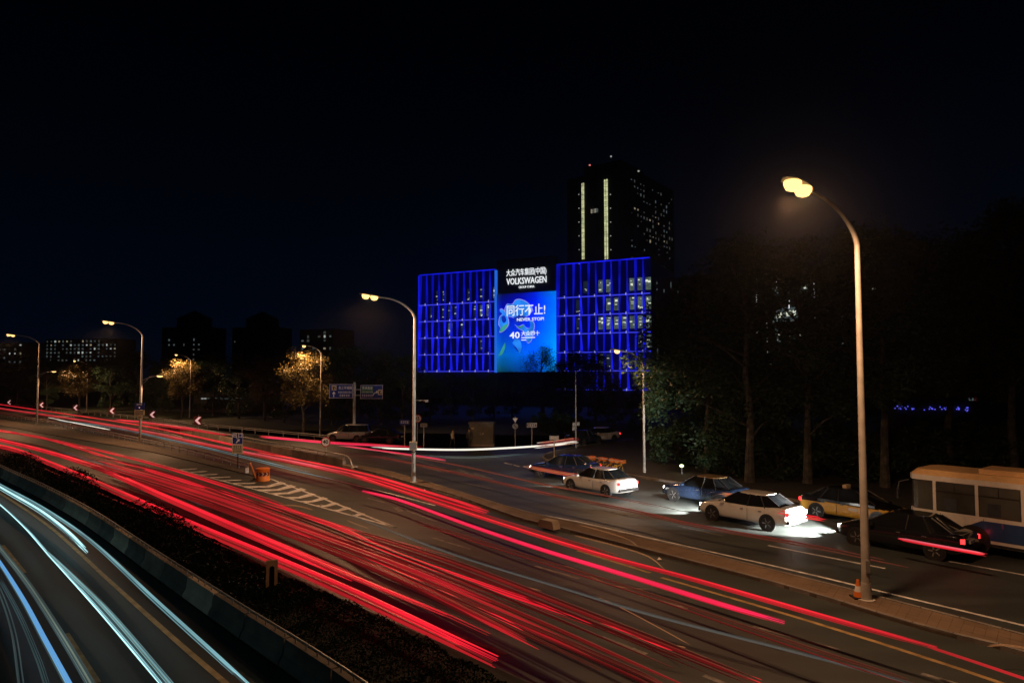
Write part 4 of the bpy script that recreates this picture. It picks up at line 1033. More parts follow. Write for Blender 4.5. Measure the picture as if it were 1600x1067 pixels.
for px, d, s in [(1140, 46, 1.3), (1215, 45, 1.5), (1300, 46, 1.6), (1345, 44, 1.3), (1420, 45, 1.6), (1500, 46, 1.7), (1590, 44, 1.6), (1060, 52, 1.4), (1185, 50, 1.7)]:
    tree('bush', {1140: 'dark shrub left of the pale scarred trunk', 1215: 'dark shrub between the two straight trunks behind the white car', 1300: 'dark shrub behind the parked taxi', 1345: 'dark shrub directly behind the tallest lamp pole',
                  1420: 'dark shrub above the front end of the bus', 1500: 'dark shrub above the middle of the bus', 1590: 'dark shrub above the bus at the right picture edge', 1060: 'dark shrub behind the small greenish lamp',
                  1185: 'dark shrub right of the pale scarred trunk'}[px], *at(px, d), s, 'dark shrubs under the pavement trees', 'shrub', 'shrub')

# ================================================================== OFFICE BUILDING WITH THE SCREEN
def frame_at(pA, dA, pB, dB):
    A = Vector(((pA-800)/F*dA, dA, 0)); B = Vector(((pB-800)/F*dB, dB, 0)); u = (B-A); Ln = u.length; u.normalize()
    def loc(px, zpx=None):
        # distance along the wall seen at photo column px
        k = (px-800)/F; den = u.x-k*u.y; return (k*A.y-A.x)/den
    return A, math.atan2(u.y, u.x), Ln, loc
A, ang, Ln, fx = frame_at(657, 170, 1018, 144.5)
off = thing('office_building', 'wide office building with blue lit fins around a big screen', 'building', A, ang)
x0, x1, x2, x3 = 0.0, fx(777.5), fx(872), Ln
Zt = 31.9; lev = [7.9, 12.0, 16.1, 20.2, 24.3]; 
q = MB(); q.box(((x0+x3)/2, 11, 15.9), (x3-x0, 21, 31.6)); q.build('core', M['facade_glass'], off)
q = MB(); q.box(((x1+x2)/2, -.15, 17.0), (x2-x1-.3, 1.2, 34.0)); q.build('centre_wall', M['tower'], off)
q = MB(); q.box(((x0+x3)/2, 12, 3.9), (x3-x0+1, 24.4, 7.6)); q.build('podium', M['wall_dark'], off)
def wing(xa, xb, nb, low):
    bw = (xb-xa)/nb; levels = ([3.8] if low else [])+lev+[Zt]
    for j in range(len(levels)-1):
        za, zb = levels[j], levels[j+1]; h = zb-za
        for i in range(nb):
            if low and j == 0 and i < 5: continue
            xx = xa+i*bw
            # folded fin: a wedge that leans out of the wall
            wf = bw*(.38 if (i+j) % 2 else .30); dp = .75
            tp = .55 if (i % 2) else 1.0; bt = 1.0 if (i % 2) else .6
            q = MB(); vs = []
            for z, k in ((za+.25, bt), (zb-.2, tp)):
                vs += [(xx+.1, -.5, z), (xx+.1+wf*k, -.5-dp*.0, z), (xx+.1+wf*k*.45, -.5-dp*k, z)]
            q.add(vs, [(0, 2, 5, 3), (2, 1, 4, 5), (0, 3, 4, 1), (0, 1, 2), (3, 5, 4)])
            top = j == len(levels)-2
            dim = top or rng.random() < .22
            q.build('fin', M['fin2' if dim else 'fin'], off)
        q = MB(); q.box(((xa+xb)/2, -.62, za), (xb-xa, .5, .19)); q.build('light_strip', M['led'], off)
        for i in range(0, nb+1):
            if i % 2 == 0: continue
            q = MB(); q.box((xa+i*bw+.1, -.92, za+.1), (.16, .2, .55)); q.build('node_light', M['led_white'], off)
    q = MB(); q.box(((xa+xb)/2, -.55, Zt), (xb-xa, .5, .22)); q.build('light_strip', M['fin'], off)
    return bw, levels
bwl, ll = wing(x0, x1-.3, 12, False); bwr, lr = wing(x2+.1, x3, 12, True)
q = MB(); q.box((x1+.05, -.85, 19.6), (.55, .7, 24.0)); q.build('edge_light', M['led_blue'], off)
q = MB(); q.box((x0-.15, -.6, 19.8), (.3, .5, 24.0)); q.build('edge_light', M['fin'], off)
q = MB(); q.box((x2+.02, -.6, 19.8), (.3, .5, 24.0)); q.build('edge_light', M['fin2'], off)
# lit office rooms behind the glass
def room(xa, za, w_, h_, bright, seed):
    rg2 = random.Random(seed)
    q = MB(); q.box((xa+w_/2, .46, za+h_/2), (w_, .04, h_)); r_ = q.build('lit_window', M['office3' if bright < 2 else 'office2'], off)
    for k in range(rg2.randint(2, 2+bright)):
        ww = rg2.uniform(.18, .6)*w_; hh = rg2.choice((.10, .16, .25, .45)) if bright > 1 else rg2.choice((.06, .10, .14))
        q = MB(); q.box((xa+ww/2+rg2.random()*(w_-ww), .36-.01*k, za+hh/2+rg2.random()*max(.1, h_-hh)), (ww, .03, hh))
        q.build('ceiling_light', M['office'], r_)
def rooms(xa, bw, zz, cells, seed):
    for i, (j, b) in enumerate(cells): room(xa+j*bw+bw*.36, zz+.9, bw*.66, 2.7, b, seed+i)
rooms(x0, bwl, 24.3, [(2, 1), (3, 1), (7, 1), (9, 1), (11, 2)], 10)
rooms(x0, bwl, 20.2, [(1, 1), (3, 1), (5, 1), (8, 1), (9, 2), (10, 2), (4, 1)], 30)
rooms(x0, bwl, 16.1, [(4, 2), (6, 1)], 50); rooms(x0, bwl, 12.0, [(9, 1)], 60)
rooms(x2, bwr, 24.3, [(3, 1), (5, 2), (6, 3), (9, 2), (10, 3), (11, 2)], 70)
rooms(x2, bwr, 20.2, [(6, 2), (7, 2), (9, 2), (10, 2), (11, 3), (2, 1)], 90)
rooms(x2, bwr, 16.1, [(6, 3), (7, 3), (8, 2), (9, 3), (10, 3), (11, 3), (5, 2), (2, 1)], 110)
rooms(x2, bwr, 12.0, [(10, 1), (11, 2)], 130); rooms(x2, bwr, 7.9, [(5, 2), (6, 1), (10, 1)], 140)
# lettering
xc = (x1+x2)/2
zz = lambda y, px: CAM_H+(588-y)*(A.y+math.sin(ang)*fx(px))/F
cs = thing('illuminated_lettering', 'white glowing company name letters on the dark wall above the screen', 'sign', A, ang)
zc = zz(427, 825)
tw = fx(856)-fx(793.5)
text('characters', '大众汽车集团(中国)', 1.75, M['sign_white'], cs, (fx(825), -1.0, zz(425.5, 825)), ext=.06, off=.006, width=tw)
text('letters', 'VOLKSWAGEN', 2.1, M['sign_white'], cs, (fx(825.5), -1.0, zz(439, 825)), ext=.06, off=.022, width=tw)
text('small_letters', 'GROUP CHINA', .75, M['sign_white'], cs, (fx(825.5), -1.0, zz(448.6, 825)), ext=.05, off=.0, width=fx(837.5)-fx(813))
# screen
sx0, sx1 = fx(779.5), fx(871.5); sz1 = zz(457.5, 825); sz0 = zz(581, 825)
def screen_mat():
    m, n, l, b = newmat('screen_picture'); b.inputs['Base Color'].default_value = (.01, .01, .01, 1); b.inputs['Roughness'].default_value = .5
    tc = n.new('ShaderNodeTexCoord'); sep = n.new('ShaderNodeSeparateXYZ'); l.new(tc.outputs['Generated'], sep.inputs[0])
    rp = n.new('ShaderNodeValToRGB'); e = rp.color_ramp.elements
    e[0].position = 0; e[0].color = (.03, .09, .22, 1); e[1].position = 1; e[1].color = (.0, .38, .95, 1)
    k = e.new(.10); k.color = (.004, .012, .14, 1); k = e.new(.42); k.color = (.0, .008, .42, 1); k = e.new(.66); k.color = (.0, .06, .85, 1)
    rp2 = n.new('ShaderNodeValToRGB'); f = rp2.color_ramp.elements
    f[0].position = 0; f[0].color = (.01, .14, .08, 1); f[1].position = 1; f[1].color = (.012, .012, .06, 1)
    k = f.new(.22); k.color = (.0, .30, .70, 1); k = f.new(.5); k.color = (.0, .12, .80, 1); k = f.new(.82); k.color = (.0, .008, .62, 1)
    mx = n.new('ShaderNodeMixRGB'); mx.inputs[0].default_value = .5
    l.new(sep.outputs['X'], rp.inputs[0]); l.new(sep.outputs['Z'], rp2.inputs[0]); l.new(rp.outputs[0], mx.inputs[1]); l.new(rp2.outputs[0], mx.inputs[2])
    wv = n.new('ShaderNodeTexWave'); wv.inputs['Scale'].default_value = 1.6; wv.inputs['Distortion'].default_value = .4; l.new(tc.outputs['Object'], wv.inputs['Vector'])
    mr = n.new('ShaderNodeMapRange'); mr.inputs[3].default_value = 1.75; mr.inputs[4].default_value = 2.1; l.new(wv.outputs['Fac'], mr.inputs[0])
    gm = n.new('ShaderNodeGamma'); gm.inputs['Gamma'].default_value = 1.45; l.new(mx.outputs[0], gm.inputs['Color'])
    l.new(gm.outputs[0], b.inputs['Emission Color']); l.new(mr.outputs[0], b.inputs['Emission Strength']); m.cycles.emission_sampling = 'NONE'
    return m
scr = thing('led_screen', 'large glowing blue video screen with white slogan between the fin walls', 'screen', A, ang)
q = MB(); q.box(((sx0+sx1)/2, -.95, (sz0+sz1)/2), (sx1-sx0, .3, sz1-sz0)); pan = q.build('panel', screen_mat(), scr)
M['art1'] = emis('art_light', (.02, .24, .95), .9, var=.35, scale=.5); M['art2'] = emis('art_deep', (.004, .03, .5), .9, var=.4, scale=.4)
M['art3'] = emis('art_rim', (.45, .40, .95), .8); M['art4'] = emis('art_green', (.05, .42, .35), .7, var=.3, scale=.5); M['art5'] = emis('art_haze', (.10, .04, .14), .8)
def art(name, pts, m, d, grow=0):
    P2 = []
    ctr = Vector((sum(p[0] for p in pts)/len(pts), sum(p[1] for p in pts)/len(pts), 0))
    lp = [Vector((p[0], p[1], 0)) for p in pts]; lp = spline(lp+[lp[0]], len(lp)*4+1)[:-1]
    for p in lp:
        v = p-ctr; v = v*(1+grow/max(1, v.length)); p = ctr+v
        u_, v_ = (p.x-70)/705, (p.y-60)/930
        P2.append((sx0+u_*(sx1-sx0), -1.10-d, sz1-v_*(sz1-sz0)))
    q = MB(); q.add(P2, [tuple(range(len(P2)))]); return q.build(name, M[m], pan)
up_ = [(190, 330), (172, 250), (205, 185), (265, 190), (300, 145), (350, 138), (420, 165), (475, 215), (500, 260), (470, 310), (420, 340), (350, 320), (290, 345), (240, 335)]
lf_ = [(95, 420), (108, 340), (140, 300), (108, 265), (125, 240), (165, 270), (205, 350), (215, 420), (180, 475), (125, 515), (102, 505), (120, 470)]
rt_ = [(295, 430), (345, 455), (400, 440), (435, 480), (468, 480), (480, 430), (465, 395), (512, 410), (525, 460), (505, 540), (490, 620), (450, 650), (425, 600), (405, 520), (340, 480)]
dn_ = [(262, 650), (300, 600), (355, 620), (375, 700), (348, 770), (305, 700)]
for i, s_ in enumerate((up_, lf_, rt_)): art('shape_rim', s_, 'art3', .02+.002*i, 7); art('shape', s_, 'art1', .04+.002*i)
art('shape', dn_, 'art1', .05); art('shape', [(120, 470), (165, 430), (212, 425), (180, 478), (130, 515), (105, 505)], 'art4', .06); art('shape', [(310, 440), (350, 455), (400, 438), (380, 470), (330, 468)], 'art4', .062)
art('shape', [(130, 330), (165, 320), (190, 380), (160, 410), (135, 380)], 'art2', .064); art('shape', [(280, 330), (340, 300), (420, 330), (380, 400), (300, 410)], 'art2', .03)
art('shape', [(90, 800), (150, 680), (175, 640), (172, 710), (130, 790)], 'art4', .03)
art('shape', [(270, 680), (300, 690), (345, 760), (318, 740)], 'art2', .066)
def st(name, body, u0, u1, v, size, off=.0):
    a_, b_ = sx0+(u0-70)/705*(sx1-sx0), sx0+(u1-70)/705*(sx1-sx0)
    return text(name, body, size, M['sign_white'], pan, ((a_+b_)/2, -1.22, sz1-(v-60)/930*(sz1-sz0)), ext=.03, off=off, width=b_-a_)
st('slogan', '同行不止!', 195, 655, 275, 2.7, .02); st('slogan', 'NEVER STOP!', 320, 640, 378, 1.0, .012)
st('slogan', '40', 232, 355, 562, 2.1, .03); st('slogan', '大众四十', 372, 590, 545, 1.15, .01)
for v_, u1_ in ((590, 535), (617, 430)):
    q = MB(); a_, b_ = sx0+(372-70)/705*(sx1-sx0), sx0+(u1_-70)/705*(sx1-sx0); q.box(((a_+b_)/2, -1.2, sz1-(v_-60)/930*(sz1-sz0)), (b_-a_, .03, .2)); q.build('text_line', M['sign_white'], pan)

# ------------------------------------------------------------------ tower behind
At, angt, Lt, ft = frame_at(887, 262, 985, 246)
tw_ = thing('tower', 'dark high-rise tower with two vertical light strips behind the office building', 'building', At, angt)
Ht = 6.7+(588-262)*250/F
q = MB(); q.box((Lt/2, 20, Ht/2), (Lt, 40, Ht)); q.build('shaft', M['tower'], tw_)
q = MB(); q.box((Lt*.52, 12, Ht+2.2), (Lt*.62, 18, 4.4)); q.build('crown_block', M['tower'], tw_)
def tz(y, px): return CAM_H+(588-y)*(At.y+math.sin(angt)*ft(px))/F
for px, ya, yb, wd in ((912.5, 283, 404, 1.15), (949, 277, 404, 1.6)):
    za, zb = tz(yb, px), tz(ya, px); n_ = 16
    for k in range(2):
        q = MB(); q.box((ft(px)+(k-.5)*wd*.55, -.2, (za+zb)/2), (wd*.30, .3, zb-za)); q.build('light_strip', M['tower_led'], tw_)
    for k in range(n_):
        q = MB(); q.box((ft(px), -.3, za+(zb-za)*(k+.5)/n_), (wd*1.0, .25, .10)); q.build('cross_bar', M['darksteel'], tw_)
for k in range(4):
    q = MB(); q.box((ft(926)+k*.8, -.12, tz(327, 931)), (.6, .2, 1.5)); q.build('window', M['home2' if k % 2 else 'home3'], tw_)
for px in (906, 956):
    for k in range(6):
        q = MB(); q.box((ft(px), -.15, tz(301+k*22, px)), (.3, .25, .3)); q.build('facade_dot', M['tower_dot'], tw_)
rg = random.Random(21); cnt = 0
for i in range(15):          # lit panes on the side that runs back from the corner
    yy = 2+i*2.55
    for j in range(19):
        z = 42+j*2.05
        if z > Ht-4: continue
        band = (j in (8, 9) and i > 3) or (j in (12, 13) and i < 10)
        r_ = rg.random()
        if r_ < (.70 if band else .34):
            q = MB(); q.box((Lt+.05, yy, z), (.2, rg.choice((.35, .5, .8)), rg.choice((.3, .6, 1.1)))); q.build('lit_pane', M['home3' if (band and r_ < .2) else 'pane_dim' if r_ > .1 else 'home2'], tw_); cnt += 1
for (x, y, z) in ((ft(917), 3, Ht+4.8), (ft(951), 3, Ht+6.4), (Lt, 8, Ht+.4)):
    q = MB(); q.box((x, y, z), (.5, .5, .5)); q.build('beacon', M['beacon' if x < ft(930) else 'tower_dot'], tw_)
for x, h in ((ft(917), 5), (ft(951), 6.6)):
    q = MB(); q.tube([(x, 3, Ht-.2), (x, 3, Ht+h)], .12, 5); q.build('mast', M['darksteel'], tw_)

# ------------------------------------------------------------------ dark blocks behind the trees on the right
Ab, angb, Lb_, fb = frame_at(1026, 142, 1372, 120)
ob = thing('office_block', 'dark office block with thin white light strips behind the right trees', 'building', Ab, angb)
q = MB(); q.box((Lb_/2, 10, 13.5), (Lb_, 20, 27)); q.build('wall', M['tower'], ob)
def bz(y, px): return CAM_H+(588-y)*(Ab.y+math.sin(angb)*fb(px))/F
rg = random.Random(4)
for px in list(range(1028, 1110, 11))+[1184, 1200, 1216, 1235, 1255, 1275, 1296, 1318]:
    big = px > 1150
    y = 440 if px < 1150 else 425
    while y < 545:
        hgt = rg.uniform(5, 16) if big else rg.uniform(2, 9)
        if rg.random() < (.75 if big else .45):
            z0_, z1_ = bz(y+hgt, px), bz(y, px)
            q = MB(); q.box((fb(px), -.1, (z0_+z1_)/2), (.13 if big else .10, .2, z1_-z0_)); q.build('light_strip', M['shop' if big and rg.random() < .35 else ('home' if big else 'home2')], ob)
        y += hgt+rg.uniform(3, 12)
for px, y, w_, h_ in ((1214, 455, 1.8, 1.4), (1258, 450, 1.5, 1.4), (1219, 494, 2.4, 2.4), (1236, 491, 2.8, 2.6), (1330, 447, 1.9, 1.8), (1218, 522, 1.2, 2.4), (1248, 525, 1.6, 1.0), (1217, 532, 1.0, .5), (1366, 453, 1.0, .6)):
    q = MB(); q.box((fb(px), -.05, bz(y, px)), (w_, .2, h_)); r_ = q.build('lit_window', M['home2'], ob)
    q = MB(); q.box((fb(px)+.2, -.2, bz(y, px)+.2), (w_*.6, .1, h_*.4)); q.build('ceiling_light', M['office'], r_)
Ad, angd, Ld, fd = frame_at(1428, 105, 1680, 92)
db = thing('dark_block', 'unlit building with rows of dark windows at the upper right edge', 'building', Ad, angd)
q = MB(); q.box((Ld/2, 9, 12.5), (Ld, 18, 25)); q.build('wall', M['wall_dark'], db)
for r_ in range(6):
    for c_ in range(7):
        q = MB(); q.box((1.8+c_*3.2, -.03, 4+r_*3.5), (1.9, .1, 1.9)); wdw = q.build('window', M['glass'], db)
        q = MB(); q.box((1.8+c_*3.2, -.09, 2.98+r_*3.5), (2.1, .14, .12)); q.build('sill', M['concrete_dark'], wdw)
As, angs, Ls, fs_ = frame_at(1385, 57, 1520, 54)
sh = thing('shop_building', 'low dark building with a line of small blue lights behind the bus', 'building', As, angs)
q = MB(); q.box((Ls/2, 2, 2.6), (Ls, 4, 5.2)); q.build('wall', M['wall_dark'], sh)
rg = random.Random(5)
for k in range(46):
    x = rg.choice((rg.uniform(.4, 1.9), rg.uniform(2.6, 5.6), rg.uniform(2.6, 5.6)))
    q = MB(); q.box((x, -.12, 4.1+rg.uniform(-.13, .16)), (.075, .08, .075)); q.build('blue_light', M['ledstring'], sh)
q = MB(); q.box((5.8, -.1, 4.9), (.3, .1, .2)); q.build('lamp', M['home2'], sh)

# ------------------------------------------------------------------ apartment blocks on the left skyline
def flats(label, pA, pB, d, ytop, ybot, cols, rows, p, seed, roof=None, groups='distant apartment blocks'):
    A_, an, L_, f_ = frame_at(pA, d, pB, d*.98)
    b_ = thing('apartment_block', label, 'building', A_, an, groups); rg = random.Random(seed)
    H_ = CAM_H+(588-ytop)*d/F; q = MB(); q.box((L_/2, 8, H_/2), (L_, 16, H_)); q.build('wall', M['tower'], b_)
    zb = CAM_H+(588-ybot)*d/F
    for r_ in range(rows):
        for c_ in range(cols):
            if rg.random() > p: continue
            x = L_*(c_+.5)/cols; z = H_-1.5-(H_-1.5-zb)*r_/max(1, rows-1)
            q = MB(); q.box((x, -.06, z), (min(1.25, L_/cols*.45)*rg.uniform(.6, 1), .16, rg.uniform(.7, 1.3)))
            t = rg.random(); q.build('lit_window', M['home' if t < .16 else ('home2' if t < .5 else ('pane_dim' if t < .9 else 'home3'))], b_)
    if roof == 'peak':
        q = MB(); q.box((L_*.5, 8, H_+2.5), (L_*.55, 9, 5)); q.build('penthouse', M['tower'], b_)
        q = MB(); c = (L_*.5, 8, H_+10); q.add([(L_*.2, 3, H_+5), (L_*.8, 3, H_+5), (L_*.8, 13, H_+5), (L_*.2, 13, H_+5), c], [(0, 1, 4), (1, 2, 4), (2, 3, 4), (3, 0, 4)]); q.build('roof', M['roofmat'], b_)
    return b_
flats('long apartment block with many lit windows behind the leftmost tall lamp', 70, 182, 420, 530, 563, 18, 6, .72, 31)
flats('apartment block with few lit windows at the left picture edge', -30, 52, 420, 536, 566, 10, 5, .35, 32)
flats('apartment tower with a pointed roof behind the middle lamplit tree', 252, 322, 380, 512, 562, 9, 7, .16, 33, 'peak')
flats('dark apartment tower with pointed roof and few lights, left of the nearest lamplit tree', 362, 430, 400, 512, 552, 8, 5, .09, 34, 'peak')
flats('apartment block with bright window rows behind the nearest lamplit tree', 468, 520, 300, 515, 545, 6, 5, .45, 35)
# low lit things behind the trees
lw = thing('lit_shopfront', 'low dark shopfront with a thin row of white lights behind the far trees', 'building', (*at(308, 128), 0), R(-4))
q = MB(); q.box((8, 2, 1.9), (17, 4, 3.8)); q.build('wall', M['wall_dark'], lw)
for k in range(11):
    q = MB(); q.box((1.1+k*.75+rng.uniform(-.2, .2), -.1, 2.6+rng.uniform(-.05, .05)), (.42, .1, .16)); q.build('light', M['home' if k < 2 else 'home2'], lw)
gl = thing('garden_lamp', 'small greenish yellow lamp on a short post behind the moving cars', 'lamp', (*at(1063, 46.5), .13))
q = MB(); q.tube([(0, 0, 0), (0, 0, .45)], .05, 6); q.build('post', M['darksteel'], gl); q = MB(); q.lathe([(.06, .45), (.14, .5), (.14, .58), (.05, .64)], 12); q.build('globe', M['green_lamp'], gl, smooth=True)

# ================================================================== LIGHT TRAILS: the streaks of car lamps, as glowing rods in the air above the lanes
def trail(label, px, z, wd, ht, n_, mats, r=(.02, .045), seed=0, jit=(.0, .0), group='light trails over the road'):
    NP = 52; pts = spline(pxline(px, z), NP); root = thing('light_trail', label, 'light trail', (0, 0, 0), 0, group); rg2 = random.Random(seed+900)
    off0 = pts[0].copy(); root.location = (off0.x, off0.y, 0)
    by = {}; n2 = int(n_*1.7)+1
    for k in range(n2):
        u = rg2.uniform(-1, 1); u = u*abs(u)**.25; lat = u*wd/2; dz = rg2.uniform(-ht/2, ht/2); m = mats[rg2.randrange(len(mats))]
        if abs(u) > .72 and DIM.get(m): m = DIM[m]                 # bundles are brightest along their core
        a, b = int(rg2.random()*(jit[0]+.015)*NP), NP-int(rg2.random()*(jit[1]+.015)*NP)
        if b-a < 5: continue
        line = arc_rings(pts, lat)[a:b]; r0 = rg2.uniform(*r)*.66; nl = len(line)
        rad = [r0*min(1, .12+(i+.2)/4, .12+(nl-1-i+.2)/4) for i in range(nl)]   # lamps swing in and out: tapered ends
        by.setdefault(m, MB()).tube([p+Vector((-off0.x, -off0.y, dz)) for p in line], rad, 6)
    for m, q in by.items(): q.build('streak', M[m], root)
    return root
DIM = {'trail_red': 'trail_red2', 'trail_red2': 'trail_red3', 'trail_red3': 'trail_red4', 'trail_pink': 'trail_red2', 'trail_pink2': 'trail_red2', 'trail_ice': 'trail_ice2', 'trail_ice2': 'trail_ice3', 'trail_moss': 'trail_ice3'}
RGr = 'red light trails over the main road'; WGr = 'white light trails over the lower carriageway'
mixR = ['trail_red', 'trail_red', 'trail_red2']; dimR = ['trail_red2', 'trail_red3', 'trail_red3']; fnt = ['trail_red3', 'trail_red4', 'trail_red4']
trail('brightest thick red streak, nearest the hedge', [(-40, 690), (20, 702), (75, 723), (140, 750), (292, 817), (520, 914), (775, 1034)], .6, .30, .22, 10, ['trail_red', 'trail_red', 'trail_red', 'trail_red2'], (.03, .085), 1, (0, .02), RGr)
trail('second thick red streak beside the one nearest the hedge', [(-40, 678), (60, 702), (146, 728), (260, 777), (422, 847), (560, 905), (700, 962), (760, 990)], .65, .36, .24, 9, mixR, (.025, .075), 2, (.0, .12), RGr)
trail('thin red streak low along the shoulder by the hedge', [(60, 728), (200, 790), (380, 866)], .35, .12, .1, 4, ['trail_red2', 'trail_red3'], (.012, .02), 3, (.2, .3), RGr)
trail('wide soft red band in the middle of the left lanes', [(120, 716), (162, 728), (325, 778), (520, 848), (640, 893), (800, 960)], .75, 1.3, .3, 17, dimR, (.03, .085), 4, (.35, .3), RGr)
trail('red streak running just below the striped gore', [(-40, 668), (60, 683), (195, 724), (300, 756), (420, 792), (520, 822), (600, 860), (780, 925), (1020, 1004), (1190, 1066)], .7, .26, .2, 5, ['trail_red', 'trail_red2', 'trail_red2'], (.02, .05), 5, (.06, .05), RGr)
trail('paired thin red streaks touching the lower edge of the gore', [(-40, 664), (100, 691), (230, 722), (380, 768), (520, 816), (700, 866), (840, 905)], .75, .25, .2, 4, ['trail_red2', 'trail_red2', 'trail_red'], (.015, .03), 6, (.05, .2), RGr)
trail('dim red band from the left edge towards the bottom of the picture', [(100, 705), (240, 738), (420, 800), (620, 880), (820, 965), (1000, 1045), (1100, 1090)], .8, 1.0, .3, 8, fnt+['trail_red2'], (.025, .07), 7, (.3, .1), RGr)
trail('deep red band in the second lane, ending near the picture bottom', [(340, 790), (520, 858), (640, 908), (760, 965), (850, 1010)], .6, .6, .25, 10, mixR[1:]+['trail_red3'], (.025, .075), 8, (.35, .15), RGr)
trail('faint red streak fading out at the bottom edge', [(640, 905), (850, 990), (1000, 1055), (1060, 1085)], .7, .35, .2, 6, fnt, (.02, .035), 9, (.1, .1), RGr)
trail('faint red band beside the long pale streak', [(520, 820), (700, 878), (900, 955), (1100, 1035), (1200, 1075)], .8, .6, .2, 5, fnt, (.02, .06), 10, (.3, .1), RGr)
trail('thin red streak between the pink streak and the pale streak', [(640, 812), (800, 862), (1000, 925), (1250, 1010), (1450, 1075)], .6, .25, .15, 4, fnt, (.015, .025), 11, (.1, .1), RGr)
trail('bright pink streak with blunt ends in the right lane', [(566, 767), (620, 780), (740, 823), (845, 858), (1000, 905), (1120, 942), (1226, 973)], .65, .13, .12, 9, ['trail_pink', 'trail_pink', 'trail_red'], (.012, .03), 12, (0, .01), RGr)
trail('bright red streak beside the brick island', [(548, 741), (600, 759), (760, 812), (937, 867), (1080, 905), (1300, 968), (1464, 1014)], .7, .14, .14, 9, mixR, (.012, .03), 13, (0, .03), RGr)
trail('upper red streak touching the island, ending near a dark gap', [(400, 707), (500, 727), (580, 745), (680, 775), (760, 800)], .75, .35, .2, 14, mixR, (.025, .045), 14, (.1, .02), RGr)
trail('soft red fill between the two streaks beside the island', [(520, 733), (620, 763), (760, 807), (860, 838), (960, 868)], .55, .7, .2, 7, dimR, (.025, .07), 15, (.2, .3), RGr)
trail('dotted thin red tail running to the right picture edge', [(1450, 1012), (1520, 1035), (1600, 1062), (1680, 1088)], .6, .12, .1, 3, ['trail_red2', 'trail_red3'], (.012, .02), 16, (0, 0), RGr)
trail('red streak coming down the ramp between railing and parapet', [(-60, 628), (0, 638), (110, 654), (215, 672), (300, 690), (400, 711), (500, 731), (570, 748)], .75, .50, .22, 11, mixR+['trail_pink2'], (.03, .075), 17, (.02, .1), RGr)
trail('second red streak on the ramp, upper pair', [(-60, 622), (0, 632), (110, 648), (215, 664), (300, 681), (380, 699), (520, 731)], .9, .18, .14, 5, mixR, (.025, .04), 18, (.05, .2), RGr)
trail('cool white streak beside the ramp streaks', [(80, 656), (170, 667), (260, 686), (340, 704), (440, 729), (540, 752)], .5, .25, .15, 8, ['trail_ice3', 'trail_white2', 'trail_ice2', 'trail_ice3'], (.012, .025), 19, (.3, .3), 'white light trails on the ramp')
trail('cream glow streak under the ramp streaks by the blue sign pole', [(75, 652), (110, 659), (172, 671)], .5, .2, .12, 5, ['trail_white', 'trail_orange'], (.02, .035), 20, (.3, .0), 'white light trails on the ramp')
OG = 'thin light trails over the outer road'
trail('pink red streak on the outer road left of the exit sign', [(178, 655), (215, 659), (280, 668), (360, 680)], .7, .3, .2, 8, ['trail_red', 'trail_pink', 'trail_red2'], (.03, .05), 21, (.2, .05), OG)
trail('pink streak passing behind the round 40 sign', [(405, 682), (450, 686), (520, 692), (600, 696), (670, 699)], .7, .25, .2, 8, ['trail_pink', 'trail_red', 'trail_pink2'], (.02, .04), 22, (.05, .3), OG)
trail('thin pink streak crossing behind the second lamp pole', [(525, 695), (600, 705), (650, 712), (696, 719)], .65, .10, .08, 4, ['trail_pink', 'trail_pink2'], (.015, .03), 23, (.2, 0), OG)
trail('long white streak curving into the side street', [(580, 699), (640, 701.5), (725, 702.5), (800, 699.5), (885, 693.5)], .65, .16, .12, 9, ['trail_white'], (.02, .04), 24, (.15, .02), OG)
trail('cream and red glow at the mouth of the side street', [(835, 697), (862, 694), (905, 688)], .8, .8, .5, 12, ['trail_white', 'trail_orange', 'trail_red2', 'trail_red3'], (.02, .04), 25, (.3, .3), OG)
trail('pale grey streak over the corner below the white streak', [(640, 712), (740, 715), (840, 708)], .5, .5, .2, 6, ['trail_ice3', 'trail_white2', 'trail_ice3'], (.015, .03), 26, (.3, .3), OG)
SGp = 'thin red light trails over the service road'
trail('long thin red streak along the middle of the service road', [(560, 711), (600, 716), (720, 741), (850, 771), (1000, 801), (1080, 820), (1280, 856), (1420, 885)], .6, .18, .12, 4, fnt+['trail_red3'], (.018, .03), 27, (.1, .1), SGp)
trail('thin orange red streak above the middle service road streak', [(600, 706), (720, 728), (850, 757), (960, 777), (1100, 808)], .6, .14, .1, 3, ['trail_red3', 'trail_orange2', 'trail_red4'], (.012, .022), 28, (.1, .2), SGp)
trail('orange streak leading to the small dark car by the bicycles', [(819, 728), (850, 734), (890, 741), (935, 747)], .6, .3, .2, 6, ['trail_orange', 'trail_red2', 'trail_orange2'], (.015, .03), 29, (.2, .2), SGp)
trail('short red streaks behind the black car beside the bus', [(1404, 842), (1440, 849), (1545, 868)], .8, .18, .1, 6, ['trail_red', 'trail_pink2', 'trail_red2'], (.02, .04), 30, (.05, .25), SGp)
trail('red streak above the largest white car', [(1118, 772), (1160, 776), (1210, 782)], .9, .5, .2, 6, ['trail_red', 'trail_red2', 'trail_orange'], (.02, .035), 31, (.2, .2), SGp)
trail('red and orange streak trailing right of the largest white car', [(1215, 798), (1250, 805), (1298, 812)], .95, .3, .12, 3, ['trail_red', 'trail_red2', 'trail_orange'], (.015, .03), 32, (.2, .2), SGp)
trail('long pale grey streak along the middle lane of the main road', [(540, 800), (700, 862), (900, 924), (1020, 960), (1300, 1032), (1420, 1066), (1500, 1090)], .5, .26, .06, 5, ['trail_white2', 'trail_white2', 'trail_ice3'], (.006, .012), 33, (.25, .1), 'pale light trails over the main road')
